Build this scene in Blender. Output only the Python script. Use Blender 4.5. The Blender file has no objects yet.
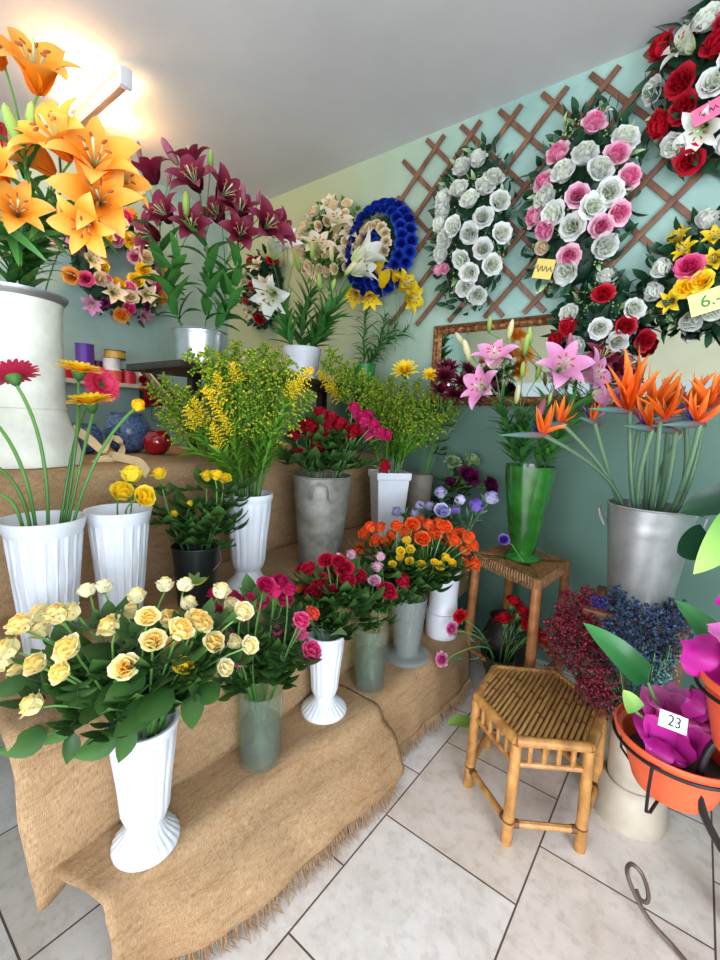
import bpy, bmesh, math, random
from mathutils import Vector, Matrix, noise
R0 = random.Random(7)
SC = bpy.context.scene
COL = SC.collection
PI = math.pi
def V(*a): return Vector(a)

# ------------------------------------------------------------------ camera
YAW, PIT, ROL, FPX, CH = math.radians(37.367), math.radians(7.748), math.radians(2.445), 438.4, 1.25
fw = V(-math.sin(YAW)*math.cos(PIT), math.cos(YAW)*math.cos(PIT), -math.sin(PIT))
rt = fw.cross(V(0,0,1)).normalized(); up = rt.cross(fw)
RT = rt*math.cos(ROL)+up*math.sin(ROL); UP = -rt*math.sin(ROL)+up*math.cos(ROL)
CAM = V(0,0,CH)
cd = bpy.data.cameras.new('camera'); cam = bpy.data.objects.new('camera', cd); COL.objects.link(cam)
cd.sensor_fit = 'HORIZONTAL'; cd.sensor_width = 36; cd.lens = FPX/720*36; cd.clip_start = .02
cam.matrix_world = Matrix(((RT.x,UP.x,-fw.x,0),(RT.y,UP.y,-fw.y,0),(RT.z,UP.z,-fw.z,CH),(0,0,0,1)))
SC.camera = cam
def ray(px,py): return RT*((px-360)/FPX)-UP*((py-480)/FPX)+fw
def AD(px,py,d): return CAM+ray(px,py)*d                       # point seen there at a depth
def AX(px,py,x): r=ray(px,py); return CAM+r*(x/r.x)
def AY(px,py,y): r=ray(px,py); return CAM+r*(y/r.y)
def AZ(px,py,z): r=ray(px,py); return CAM+r*((z-CH)/r.z)
def proj(p):
    d=Vector(p)-CAM; z=d.dot(fw); return 360+FPX*d.dot(RT)/z, 480-FPX*d.dot(UP)/z, z
def CL(p,m=.13):
    r=p-CAM
    return CAM+r*((2.4-m)/r.y) if p.y>2.4-m else p
def depth(p): return (Vector(p)-CAM).dot(fw)

# ------------------------------------------------------------------ materials
def lin(c):
    return tuple(((x/255)/12.92 if x/255<=.04045 else ((x/255+.055)/1.055)**2.4) for x in c)
class NT:
    def __init__(s,name):
        s.m=bpy.data.materials.new(name); s.m.use_nodes=True; s.t=s.m.node_tree; s.n=s.t.nodes; s.n.clear()
        s.out=s.n.new('ShaderNodeOutputMaterial')
    def N(s,ty,**k):
        n=s.n.new(ty)
        for a,v in k.items():
            if a in n.inputs: n.inputs[a].default_value=v
            else: setattr(n,a,v)
        return n
    def L(s,a,b): s.t.links.new(a,b)
    def ramp(s,fac,stops):
        r=s.N('ShaderNodeValToRGB'); e=r.color_ramp.elements
        while len(e)<len(stops): e.new(.5)
        for i,(p,c) in enumerate(stops): e[i].position=p; e[i].color=(*lin(c),1)
        s.L(fac,r.inputs[0]); return r.outputs[0]
    def mix(s,fac,a,b,mode='MIX'):
        m=s.N('ShaderNodeMix',data_type='RGBA',blend_type=mode)
        for sock,v in ((m.inputs[0],fac),(m.inputs[6],a),(m.inputs[7],b)):
            if hasattr(v,'links'): s.L(v,sock)
            elif isinstance(v,(int,float)): sock.default_value=v
            else: sock.default_value=(*lin(v),1)
        return m.outputs[2]
    def noise(s,scale,detail=3,rough=.5,vec=None):
        n=s.N('ShaderNodeTexNoise'); n.inputs['Scale'].default_value=scale; n.inputs['Detail'].default_value=detail; n.inputs['Roughness'].default_value=rough
        if vec is None:
            if not hasattr(s,'tc'): s.tc=s.N('ShaderNodeTexCoord')
            vec=s.tc.outputs['Object']
        s.L(vec,n.inputs['Vector']); return n.outputs[0]
    def bump(s,h,strength=.2,dist=.01):
        b=s.N('ShaderNodeBump'); b.inputs['Strength'].default_value=strength; b.inputs['Distance'].default_value=dist; s.L(h,b.inputs['Height']); return b.outputs[0]
    def bsdf(s,col,rough=.5,metal=0,normal=None,spec=.5,trans=0,coat=0):
        p=s.N('ShaderNodeBsdfPrincipled'); p.inputs['Roughness'].default_value=rough; p.inputs['Metallic'].default_value=metal
        p.inputs['Specular IOR Level'].default_value=spec; p.inputs['Coat Weight'].default_value=coat
        if hasattr(col,'links'): s.L(col,p.inputs['Base Color'])
        else: p.inputs['Base Color'].default_value=(*lin(col),1)
        if normal is not None: s.L(normal,p.inputs['Normal'])
        o=p.outputs[0]
        if trans:
            t=s.N('ShaderNodeBsdfTranslucent'); 
            if hasattr(col,'links'): s.L(col,t.inputs[0])
            else: t.inputs[0].default_value=(*lin(col),1)
            x=s.N('ShaderNodeMixShader'); x.inputs[0].default_value=trans; s.L(o,x.inputs[1]); s.L(t.outputs[0],x.inputs[2]); o=x.outputs[0]
        s.L(o,s.out.inputs[0]); return p
def plain(name,c,rough=.5,metal=0,var=.06,scale=8,bump=0,spec=.5,coat=0):
    s=NT(name); n=s.noise(scale,4,.6)
    a=tuple(max(0,x*(1-var*1.6)) for x in c); b=tuple(min(255,x*(1+var)) for x in c)
    col=s.ramp(n,[(.3,a),(.7,b)]); s.bsdf(col,rough,metal,s.bump(n,bump,.01) if bump else None,spec,0,coat); return s.m
def petal(name,stops,rough=.5,trans=.22,var=.12,sheen=0):
    s=NT(name); a=s.N('ShaderNodeAttribute',attribute_name='t'); col=s.ramp(a.outputs['Fac'],stops)
    oi=s.N('ShaderNodeObjectInfo'); mr=s.N('ShaderNodeMapRange'); s.L(oi.outputs['Random'],mr.inputs[0]); mr.inputs[3].default_value=1-var; mr.inputs[4].default_value=1+var
    h=s.N('ShaderNodeHueSaturation'); s.L(mr.outputs[0],h.inputs['Value']); s.L(col,h.inputs['Color'])
    s.bsdf(h.outputs[0],rough,0,None,.3,trans); return s.m
def leafmat(name,dark,light,rough=.42,trans=.18):
    s=NT(name); a=s.N('ShaderNodeAttribute',attribute_name='t'); col=s.ramp(a.outputs['Fac'],[(0,dark),(1,light)])
    oi=s.N('ShaderNodeObjectInfo'); mr=s.N('ShaderNodeMapRange'); s.L(oi.outputs['Random'],mr.inputs[0]); mr.inputs[3].default_value=.75; mr.inputs[4].default_value=1.25
    h=s.N('ShaderNodeHueSaturation'); s.L(mr.outputs[0],h.inputs['Value']); s.L(col,h.inputs['Color'])
    s.bsdf(h.outputs[0],rough,0,None,.4,trans); return s.m
def glassmat(name,tint,gl=.06,alpha=.35,rough=.04):
    # clear vase wall: tinted see-through plus a share of pale diffuse and a fresnel gloss
    s=NT(name); tr=s.N('ShaderNodeBsdfTransparent'); tr.inputs[0].default_value=(*lin(tint),1)
    df=s.N('ShaderNodeBsdfDiffuse'); df.inputs[0].default_value=(*lin(tuple(min(255,x*.95) for x in tint)),1)
    m1=s.N('ShaderNodeMixShader'); m1.inputs[0].default_value=alpha; s.L(tr.outputs[0],m1.inputs[1]); s.L(df.outputs[0],m1.inputs[2])
    g=s.N('ShaderNodeBsdfGlossy'); g.inputs['Roughness'].default_value=rough
    lw=s.N('ShaderNodeLayerWeight'); pw=s.N('ShaderNodeMath',operation='POWER'); s.L(lw.outputs['Facing'],pw.inputs[0]); pw.inputs[1].default_value=4
    fr=s.N('ShaderNodeMath',operation='MULTIPLY_ADD'); s.L(pw.outputs[0],fr.inputs[0]); fr.inputs[1].default_value=.35; fr.inputs[2].default_value=.035
    m2=s.N('ShaderNodeMixShader'); s.L(fr.outputs[0],m2.inputs[0]); s.L(m1.outputs[0],m2.inputs[1]); s.L(g.outputs[0],m2.inputs[2])
    s.L(m2.outputs[0],s.out.inputs[0]); return s.m
def emit(name,c,st):
    s=NT(name); e=s.N('ShaderNodeEmission'); e.inputs[0].default_value=(*lin(c),1); e.inputs[1].default_value=st; s.L(e.outputs[0],s.out.inputs[0]); return s.m

def wallmat(name,stops,sc=1.6,bump=.12):
    s=NT(name); n=s.noise(sc,6,.65); n2=s.noise(38,4,.6)
    c=s.ramp(n,stops); s.bsdf(c,.75,0,s.bump(n2,bump,.01),.25); return s.m
def teal():
    s=NT('teal_paint'); n=s.noise(2.2,6,.68); n2=s.noise(55,4,.6)
    c=s.ramp(n,[(.3,(138,172,162)),(.52,(156,188,176)),(.72,(174,204,192))])
    g=s.N('ShaderNodeNewGeometry'); sx=s.N('ShaderNodeSeparateXYZ'); s.L(g.outputs['Position'],sx.inputs[0])
    mr=s.N('ShaderNodeMapRange'); s.L(sx.outputs['X'],mr.inputs[0]); mr.inputs[1].default_value=-1.0; mr.inputs[2].default_value=-2.3
    c=s.mix(mr.outputs[0],c,(176,184,146))                 # warm lamplight painted into the wall colour toward the corner
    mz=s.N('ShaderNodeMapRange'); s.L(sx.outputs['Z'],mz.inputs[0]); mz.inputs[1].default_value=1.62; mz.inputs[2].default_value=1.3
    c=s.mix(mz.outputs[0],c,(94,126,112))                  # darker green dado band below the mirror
    s.bsdf(c,.6,0,s.bump(n2,.15,.01),.3); return s.m
def tiles():
    s=NT('stone_tiles'); tc=s.N('ShaderNodeTexCoord'); sx=s.N('ShaderNodeSeparateXYZ'); s.L(tc.outputs['Object'],sx.inputs[0])
    ax=s.N('ShaderNodeMath',operation='ADD'); s.L(sx.outputs['Y'],ax.inputs[0]); ax.inputs[1].default_value=-1.073+.4245*20
    ay=s.N('ShaderNodeMath',operation='ADD'); s.L(sx.outputs['X'],ay.inputs[0]); ay.inputs[1].default_value=.24+.416*20+.416*TILE_SHIFT
    cb=s.N('ShaderNodeCombineXYZ'); s.L(ax.outputs[0],cb.inputs[0]); s.L(ay.outputs[0],cb.inputs[1])
    b=s.N('ShaderNodeTexBrick'); s.L(cb.outputs[0],b.inputs['Vector']); b.offset=.5; b.offset_frequency=2; b.squash=1
    for k,v in (('Scale',1),('Mortar Size',.0026),('Mortar Smooth',.1),('Bias',0),('Brick Width',.4245),('Row Height',.416)): b.inputs[k].default_value=v
    b.inputs['Color1'].default_value=(*lin((240,236,232)),1); b.inputs['Color2'].default_value=(*lin((226,212,196)),1); b.inputs['Mortar'].default_value=(*lin((98,84,76)),1)
    n=s.noise(5,7,.7); n2=s.noise(26,5,.65)
    v=s.ramp(n,[(.32,(224,217,210)),(.55,(252,250,250)),(.75,(255,255,255))])
    c=s.mix(.8,b.outputs['Color'],v,'MULTIPLY'); v2=s.ramp(n2,[(.38,(214,204,196)),(.5,(255,255,255))]); c=s.mix(.35,c,v2,'MULTIPLY')
    s.bsdf(c,.32,0,s.bump(b.outputs['Fac'],-.3,.003),.45); return s.m
TILE_SHIFT=0
def burlap():
    s=NT('burlap'); uv=s.N('ShaderNodeUVMap'); 
    def thread(sx,sy):
        m=s.N('ShaderNodeMapping'); m.inputs['Scale'].default_value=(sx,sy,1); s.L(uv.outputs[0],m.inputs[0])
        n=s.N('ShaderNodeTexNoise'); n.inputs['Scale'].default_value=1; n.inputs['Detail'].default_value=3; s.L(m.outputs[0],n.inputs['Vector']); return n.outputs[0]
    a=thread(640,60); b=thread(60,640); big=s.noise(3,4,.6); pat=thread(60,9)
    ad=s.N('ShaderNodeMath',operation='ADD'); s.L(a,ad.inputs[0]); s.L(b,ad.inputs[1])
    hf=s.N('ShaderNodeMath',operation='MULTIPLY'); s.L(ad.outputs[0],hf.inputs[0]); hf.inputs[1].default_value=.5
    c=s.ramp(hf.outputs[0],[(.3,(130,104,78)),(.5,(190,160,126)),(.71,(220,196,162))])
    c=s.mix(.55,c,s.ramp(big,[(.3,(196,164,118)),(.7,(255,246,230))]),'MULTIPLY')
    c=s.mix(.35,c,s.ramp(pat,[(.3,(188,158,118)),(.5,(255,255,255))]),'MULTIPLY')
    s.bsdf(c,.9,0,s.bump(hf.outputs[0],.45,.004),.1,.08); return s.m
def bamboo(name,a,b,sx=1,sy=1,sz=14):
    s=NT(name); tc=s.N('ShaderNodeTexCoord'); m=s.N('ShaderNodeMapping'); m.inputs['Scale'].default_value=(sx*9,sy*9,sz*.5); s.L(tc.outputs['Object'],m.inputs[0])
    n=s.noise(3,5,.6,m.outputs[0]); c=s.ramp(n,[(.3,a),(.7,b)]); s.bsdf(c,.38,0,s.bump(n,.1,.004),.5); return s.m

M={}
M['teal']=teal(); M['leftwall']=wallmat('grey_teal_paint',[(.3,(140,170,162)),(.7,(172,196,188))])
M['creamwall']=wallmat('cream_paint',[(.3,(226,214,186)),(.7,(240,230,206))]); M['ceil']=wallmat('ceiling_paint',[(.3,(196,194,192)),(.7,(208,206,204))],1.2,.06); M['tile']=tiles(); M['burlap']=burlap()
M['white']=plain('white_plastic',(218,221,227),.38,0,.03,6); M['whiteenamel']=plain('white_enamel',(238,236,222),.42,0,.08,5,.05)
M['zinc']=plain('zinc',(168,170,168),.4,.6,.09,7,.05); M['zincdark']=plain('worn_zinc',(150,148,138),.5,.45,.16,12,.08)
M['silver']=plain('brushed_steel',(188,192,196),.35,.8,.1,5)
M['blackpl']=plain('black_plastic',(22,30,28),.35,0,.1,6); M['brownpl']=plain('grey_plastic',(128,118,106),.55,0,.1,9)
M['greenpl']=plain('green_glass',(38,102,32),.2,0,.22,7,0,.6,.4); M['greenpot']=plain('green_pot',(44,138,58),.35,0,.1,6)
M['terracotta']=plain('orange_plastic',(226,92,52),.38,0,.06,7); M['beigepot']=plain('stone_plastic',(196,184,164),.5,0,.06,8)
M['wire']=plain('black_wire',(30,24,24),.4,.4,.1,6); M['wiregrey']=plain('brown_wire',(112,94,82),.4,.4,.15,6)
M['bambooL']=bamboo('bamboo_pole',(150,98,46),(206,152,84)); M['bambooS']=bamboo('bamboo_strip',(142,98,50),(196,152,92),5,.6,1); M['node']=plain('bamboo_node',(104,62,28),.5)
M['wood']=plain('brown_wood',(120,74,44),.5,0,.2,14,.1); M['slat']=bamboo('lattice_wood',(96,64,48),(140,98,74),1,1,3); M['darkwood']=plain('dark_wood',(44,34,28),.5,0,.2,10)
M['rattan']=plain('woven_rush',(132,94,54),.6,0,.25,60,.4); M['stoolwood']=bamboo('stool_leg_wood',(128,78,40),(176,116,66))
M['gilt']=plain('gilt_frame',(128,84,50),.4,.45,.45,55,.6); M['mirror']=plain('mirror_glass',(205,215,210),.03,1,.01,3)
M['goldcap']=M['gilt']
M['stem']=leafmat('stem_green',(60,110,44),(110,160,80)); M['leaf']=leafmat('rose_leaf',(34,72,28),(76,116,54)); M['leafb']=leafmat('lily_leaf',(40,100,40),(88,150,68))
M['leafd']=leafmat('dark_leaf',(18,48,34),(46,88,58)); M['leafy']=leafmat('goldenrod_leaf',(66,124,34),(128,172,58)); M['leafg']=leafmat('grey_leaf',(56,92,66),(110,140,104))
M['philo']=leafmat('glossy_leaf',(26,84,40),(64,132,70),.28,.12); M['lime']=leafmat('lime_leaf',(90,150,60),(170,205,110)); M['philod']=leafmat('deep_leaf',(12,44,30),(28,72,46),.3,.1)
M['filler']=leafmat('filler_green',(110,160,90),(205,225,170))
M['water']=glassmat('vase_water',(214,228,200),.05,.035); M['glass']=glassmat('clear_glass',(236,243,237),.05,.05); M['clearpl']=glassmat('clear_plastic',(226,232,230),.05,.2,.12)
M['film']=petal('magenta_film',[(0,(176,30,136)),(.5,(214,60,168)),(1,(240,140,208))],.2,.4)
M['paper']=plain('white_card',(238,238,232),.7,0,.02); M['papery']=plain('yellow_card',(232,232,150),.7,0,.03); M['paperp']=plain('pink_card',(244,110,150),.7,0,.03); M['paperg']=plain('gold_card',(222,196,104),.7,0,.03)
M['ink']=plain('ink',(40,44,60),.7,0,.02); M['inkg']=plain('green_ink',(60,130,70),.7,0,.02)
M['tube']=emit('lit_tube',(255,226,180),14); M['fixture']=plain('fixture_enamel',(196,150,128),.5,0,.04)
M['calyx']=leafmat('calyx',(50,100,44),(96,140,70))
def P(name,*st): M[name]=petal(name,[(i/(len(st)-1),c) for i,c in enumerate(st)])
P('p_yellow',(250,176,50),(255,206,96),(255,232,150),(255,244,190)); P('p_cream',(252,216,110),(255,240,176),(255,248,214))
P('p_gold',(250,190,10),(255,214,20),(255,232,70)); P('p_magenta',(140,10,52),(190,22,86),(214,50,112)); P('p_crimson',(112,6,26),(170,14,44),(196,30,66))
P('p_hot',(190,30,90),(226,54,120),(238,110,160)); P('p_coral',(214,40,20),(236,76,56),(246,120,96)); P('p_blush',(226,110,160),(240,170,200),(248,214,226))
P('p_orange',(206,44,10),(236,76,22),(250,122,60)); P('p_mini',(240,190,10),(252,214,30),(255,230,80)); P('p_dred',(96,4,16),(150,10,28),(178,24,46))
P('p_white',(206,220,180),(232,236,224),(238,240,236)); P('p_pink',(214,70,130),(238,130,176),(250,206,222)); P('p_red',(120,4,18),(184,14,34),(206,34,56))
P('p_blue',(6,22,110),(14,44,160),(44,84,200)); P('p_ivory',(222,190,130),(242,222,178),(250,240,216)); P('p_purple',(44,18,110),(86,50,168),(150,120,214))
P('p_lilac',(96,80,160),(158,150,206),(214,208,236)); P('p_wine',(50,4,24),(92,10,40),(124,26,62)); P('p_kale',(70,10,60),(110,20,80),(140,60,110))
P('l_orange',(230,120,20),(250,150,30),(255,176,64),(255,190,96)); P('l_wine',(70,6,26),(104,12,40),(132,32,62),(150,66,96)); P('l_white',(196,214,140),(238,242,226),(250,250,248)); P('l_cream',(206,200,120),(240,224,190),(250,236,216))
P('l_yellow',(226,180,10),(252,214,30),(255,228,70)); P('l_pink',(226,226,190),(240,170,208),(236,150,200),(244,190,222)); P('bud_green',(96,150,60),(170,200,100),(214,222,140)); P('bud_pink',(150,120,90),(176,96,120),(206,150,170)); P('bud_pale',(150,170,90),(220,210,160),(240,226,196))
P('bud_orange',(150,160,70),(232,180,90),(250,206,130)); P('g_red',(120,10,40),(206,30,70),(226,64,104)); P('g_yellow',(200,130,10),(250,190,10),(255,214,40)); P('b_orange',(206,64,10),(232,100,20),(246,146,60)); P('b_blue',(30,40,120),(60,80,170)); P('beak',(130,60,60),(90,110,110),(96,140,120))
P('c_red',(150,6,20),(206,18,36),(232,50,60)); P('c_pink',(190,40,120),(224,84,150),(244,190,216)); P('gr',(84,132,30),(132,166,42),(226,212,50)); P('grl',(190,160,10),(246,206,16),(255,226,50))
P('s_red',(96,18,34),(140,34,56),(176,70,90)); P('s_plum',(70,34,52),(116,60,84),(150,96,116)); P('s_navy',(34,40,66),(62,78,116),(104,122,156)); P('s_teal',(60,110,116),(120,172,176),(190,216,212)); P('s_violet',(60,50,150),(90,84,200),(140,130,226))
M['anther']=plain('anther',(168,92,40),.8); M['anthery']=plain('pollen',(206,150,40),.8)
def cyl(name,c,r=.4): M[name]=plain(name,c,r,0,.05,8)
cyl('purple',(96,48,160)); cyl('ribbon_magenta',(190,30,120)); cyl('ribbon_gold',(206,160,60),.3); cyl('ribbon_white',(232,228,222)); cyl('ribbon_orange',(226,96,60)); cyl('ribbon_red',(190,24,50)); cyl('spool_black',(28,24,24)); cyl('cream_ribbon',(232,206,156),.5)
M['speckle']=plain('speckled_glaze',(58,72,98),.3,0,.9,90); M['redglass']=plain('red_glass',(150,10,26),.15,0,.2,7,0,.6,.5); M['redpaint']=plain('red_lacquer',(160,26,40),.4,0,.08); M['darkglass']=plain('dark_glass',(26,44,34),.2,0,.2); M['sticky']=plain('lime_label',(206,206,40),.5,0,.1)

# ------------------------------------------------------------------ mesh building
class MB:
    def __init__(s): s.v=[];s.f=[];s.mi=[];s.t=[];s.uv=None
    def add(s,v,f,X=None,mi=0,t=0.5):
        b=len(s.v)
        for i,p in enumerate(v):
            s.v.append(tuple(X@Vector(p)) if X is not None else tuple(p)); s.t.append(t[i] if isinstance(t,(list,tuple)) else t)
        for q in f: s.f.append(tuple(b+i for i in q)); s.mi.append(mi)
        return s
    def merge(s,o,X=None,mi=None):
        b=len(s.v)
        for p,t in zip(o.v,o.t): s.v.append(tuple(X@Vector(p)) if X is not None else p); s.t.append(t)
        for q,m in zip(o.f,o.mi): s.f.append(tuple(b+i for i in q)); s.mi.append(m if mi is None else mi)
        return s
    def mesh(s,name,mats,smooth=True):
        me=bpy.data.meshes.new(name); me.from_pydata(s.v,[],s.f)
        if not isinstance(mats,(list,tuple)): mats=[mats]
        for m in mats: me.materials.append(M[m] if isinstance(m,str) else m)
        me.polygons.foreach_set('material_index',s.mi); me.polygons.foreach_set('use_smooth',[smooth]*len(s.f))
        a=me.attributes.new('t','FLOAT','POINT'); a.data.foreach_set('value',s.t)
        if s.uv:
            u=me.uv_layers.new(name='UVMap'); d=[]
            for l in me.loops: d+=s.uv[l.vertex_index]
            u.data.foreach_set('uv',d)
        me.update(); return me
WM={}
I4=Matrix.Identity(4)
def T(*a): return Matrix.Translation(Vector(a) if len(a)==3 else Vector(a[0]))
def RZ(a): return Matrix.Rotation(a,4,'Z')
def RX(a): return Matrix.Rotation(a,4,'X')
def RY(a): return Matrix.Rotation(a,4,'Y')
def S(x,y=None,z=None): return Matrix.Diagonal((x,x if y is None else y,x if z is None else z,1))
def thing(name,label,cat,loc,group=None):
    o=bpy.data.objects.new(name,None); COL.objects.link(o); o.empty_display_size=.02
    o.location=Vector(loc); WM[o]=T(Vector(loc)); o['label']=label; o['category']=cat
    if group: o['group']=group
    return o
def part(name,me,parent,X=I4,label=None):
    o=bpy.data.objects.new(name,me); COL.objects.link(o); o.parent=parent; o.matrix_local=WM[parent].inverted()@X; WM[o]=X.copy()
    if label: o['label']=label
    return o
def bp(name,mb,mats,parent,X=I4,smooth=True,label=None,clamp=True):
    # part whose mesh is written in world space: recentred on its parent's origin
    loc=WM[parent].translation; inv=T(-loc)
    mb.v=[(p[0],min(p[1],2.396),p[2]) if p[1]>2.396 else p for p in mb.v]
    for i,p in enumerate(mb.v): mb.v[i]=(p[0]-loc.x,p[1]-loc.y,p[2]-loc.z)
    me=mb.mesh(name,mats,smooth)
    if smooth and name not in ('foliage','leaf','foliage'): me.set_sharp_from_angle(angle=.75)
    return part(name,me,parent,T(loc)@X,label)
def struct(name,mb,mats,smooth=False):
    o=bpy.data.objects.new(name,mb.mesh(name,mats,smooth)); COL.objects.link(o); o['kind']='structure'; WM[o]=I4.copy(); return o
def frame(z,x=None):
    z=Vector(z).normalized(); r=Vector(x) if x is not None else (V(0,0,1) if abs(z.z)<.9 else V(1,0,0))
    x=(r-z*r.dot(z)).normalized(); y=z.cross(x); return Matrix(((x.x,y.x,z.x,0),(x.y,y.y,z.y,0),(x.z,y.z,z.z,0),(0,0,0,1)))
def tube(pts,rad,n=6,cap=True,t=(0,1),closed=False):
    mb=MB(); pts=[Vector(p) for p in pts]; k=len(pts); rs=rad if isinstance(rad,(list,tuple)) else [rad]*k
    ref=None; ring=[]
    for i,p in enumerate(pts):
        if closed: d=(pts[(i+1)%k]-pts[i-1]).normalized()
        else: d=(pts[min(i+1,k-1)]-pts[max(i-1,0)]).normalized()
        if ref is None: ref=d.orthogonal().normalized()
        ref=(ref-d*ref.dot(d)).normalized(); b=d.cross(ref)
        for j in range(n):
            a=2*PI*j/n; mb.v.append(tuple(p+(ref*math.cos(a)+b*math.sin(a))*rs[i])); mb.t.append(t[0]+(t[1]-t[0])*i/max(1,k-1))
    for i in range(k if closed else k-1):
        i2=(i+1)%k
        for j in range(n): mb.f.append((i*n+j,i*n+(j+1)%n,i2*n+(j+1)%n,i2*n+j)); mb.mi.append(0)
    if cap and not closed:
        mb.f.append(tuple(range(n))[::-1]); mb.f.append(tuple((k-1)*n+j for j in range(n))); mb.mi+=[0,0]
    return mb
def lathe(prof,n=32,fl=None,t=None,close=False):
    # fl(i, angle) scales the radius; profile is [(r,z)]
    mb=MB(); k=len(prof)
    for i,(r,z) in enumerate(prof):
        for j in range(n):
            a=2*PI*j/n; q=r*(fl(i,a) if fl else 1); mb.v.append((q*math.cos(a),q*math.sin(a),z)); mb.t.append(t[i] if t else i/(k-1))
    for i in range(k-1):
        for j in range(n): mb.f.append((i*n+j,i*n+(j+1)%n,(i+1)*n+(j+1)%n,(i+1)*n+j)); mb.mi.append(0)
    if prof[0][0]>0: mb.f.append(tuple(range(n))[::-1]); mb.mi.append(0)
    if close: mb.f.append(tuple((k-1)*n+j for j in range(n))); mb.mi.append(0)
    return mb
def box(x0,x1,y0,y1,z0,z1,bev=0):
    bm=bmesh.new(); bmesh.ops.create_cube(bm,size=1)
    for v in bm.verts: v.co=V(x0+(v.co.x+.5)*(x1-x0),y0+(v.co.y+.5)*(y1-y0),z0+(v.co.z+.5)*(z1-z0))
    if bev: bmesh.ops.bevel(bm,geom=bm.edges[:],offset=bev,segments=2,affect='EDGES',profile=.6)
    bm.verts.index_update(); mb=MB(); mb.add([v.co[:] for v in bm.verts],[[v.index for v in f.verts] for f in bm.faces]); bm.free(); return mb
def bar(a,b,w,h,upv=(0,0,1),bev=0):
    a=Vector(a);b=Vector(b); X=frame(b-a,upv); L=(b-a).length
    o=MB(); m=box(-w/2,w/2,-h/2,h/2,0,L,bev); return o.merge(m,T(a)@X)
def blobv(r,n=8,m=6,squash=1):
    return lathe([(max(.0001,r*math.sin(PI*i/m)),-r*squash*math.cos(PI*i/m)) for i in range(m+1)],n)
PROF={'rose':lambda t:(math.sin(PI*(.1+.82*t)))**.55,'lily':lambda t:math.sin(PI*min(1,.06+.94*t)**.85)**.8,'leaf':lambda t:math.sin(PI*min(1,.03+.97*t)**.8)**.85,
      'lance':lambda t:math.sin(PI*min(1,.05+.95*t)**.6)**.8,'strap':lambda t:(math.sin(PI*min(1,.12+.85*t)))**.4,'heart':lambda t:min(1,(t*9)**.5)*math.cos(PI/2*t**1.4)**.8}
def leafy(L,W,a0,a1,p=1,cup=.0,nu=5,nv=2,shape='leaf',ruf=0,rng=None,t0=0,t1=1,back=0,tw=0):
    # sheet growing from the origin along +Z and bending toward +X by a0..a1 degrees from the axis; cup lifts the margins
    mb=MB(); f=PROF[shape]; x=z=0; ph=(rng or R0).random()*6
    for i in range(nu+1):
        t=i/nu; th=math.radians(a0+(a1-a0)*t**p)
        if i: tm=(i-.5)/nu; tj=math.radians(a0+(a1-a0)*tm**p); x+=math.sin(tj)*L/nu; z+=math.cos(tj)*L/nu
        w=W/2*max(.02,f(t)); nx,nz=-math.cos(th),math.sin(th)
        for j in range(-nv,nv+1):
            s=j/nv; o=cup*w*(abs(s)**1.5)-back*w*s*s
            if ruf: o+=ruf*w*math.sin(ph+s*4+t*9)*abs(s)*t
            yy=s*w; ang=tw*t; px=x+nx*o
            mb.v.append((px+math.sin(ang)*yy*.0,yy,z+nz*o)); mb.t.append(t0+(t1-t0)*t+ (0 if nv<2 else .0))
    c=2*nv+1
    for i in range(nu):
        for j in range(c-1): mb.f.append((i*c+j,i*c+j+1,(i+1)*c+j+1,(i+1)*c+j)); mb.mi.append(0)
    return mb

# ------------------------------------------------------------------ flower prototypes (shared meshes)
def rose_mb(seed,op=1.0,R=.03):
    r=random.Random(seed); mb=MB()
    lay=[(3,.06,1.0,.8,-16,-10,.55),(4,.15,1.12,1.05,-8,2,.5),(5,.24,1.18,1.25,2,22*op,.42),(5,.30,1.2,1.4,12,50*op,.34),(5,.33,1.15,1.5,24,86*op,.26)]
    for k,(n,r0,L,W,a0,a1,cup) in enumerate(lay):
        o=r.random()*6
        for i in range(n):
            pm=leafy(L*R*(.92+.16*r.random()),W*R*(.9+.2*r.random()),a0+r.uniform(-4,4),a1+r.uniform(-9,9),1.9,cup,6,3,'rose',.07,r,.2*k,.2*k+.24)
            mb.merge(pm,RZ(o+2*PI*i/n+r.uniform(-.15,.15))@T(r0*R,0,-.12*R*k+.1*R))
    return mb
def bud_mb(seed,R=.03): return rose_mb(seed,.32,R)
def carn_mb(seed,R=.03,n=34):
    r=random.Random(seed); mb=MB()
    for i in range(n):
        k=i/n; pm=leafy(R*(1.0+.1*r.random()),R*.75,2+k*40,6+k*95,1.3,.2,4,2,'strap',.55,r,k*.6,k*.6+.4)
        mb.merge(pm,RZ(i*2.4)@T(.1*R,0,0))
    return mb
def mum_mb(seed,R=.03,n=60):
    r=random.Random(seed); mb=MB()
    for i in range(n):
        k=i/n; pm=leafy(R*(.5+.6*k),R*.2,k*62,8+k*84,1.2,.25,3,1,'strap',0,r,k*.5,k*.5+.5); mb.merge(pm,RZ(i*2.4+r.random()*.2)@T(.05*R,0,-.1*R*k))
    return mb
def lily_mb(seed,L=.115,W=.054,open_=.86):
    r=random.Random(seed); mb=MB()
    for i in range(6):
        wd=1.15 if i%2==0 else .8
        pm=leafy(L*r.uniform(.94,1.05),W*wd,14+10*open_,24+open_*r.uniform(82,104),1.8,.28,9,2,'lily',.1,r); mb.merge(pm,RZ(i*PI/3+r.uniform(-.1,.1))@T(.004,0,(i%2)*.003))
    return mb
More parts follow.
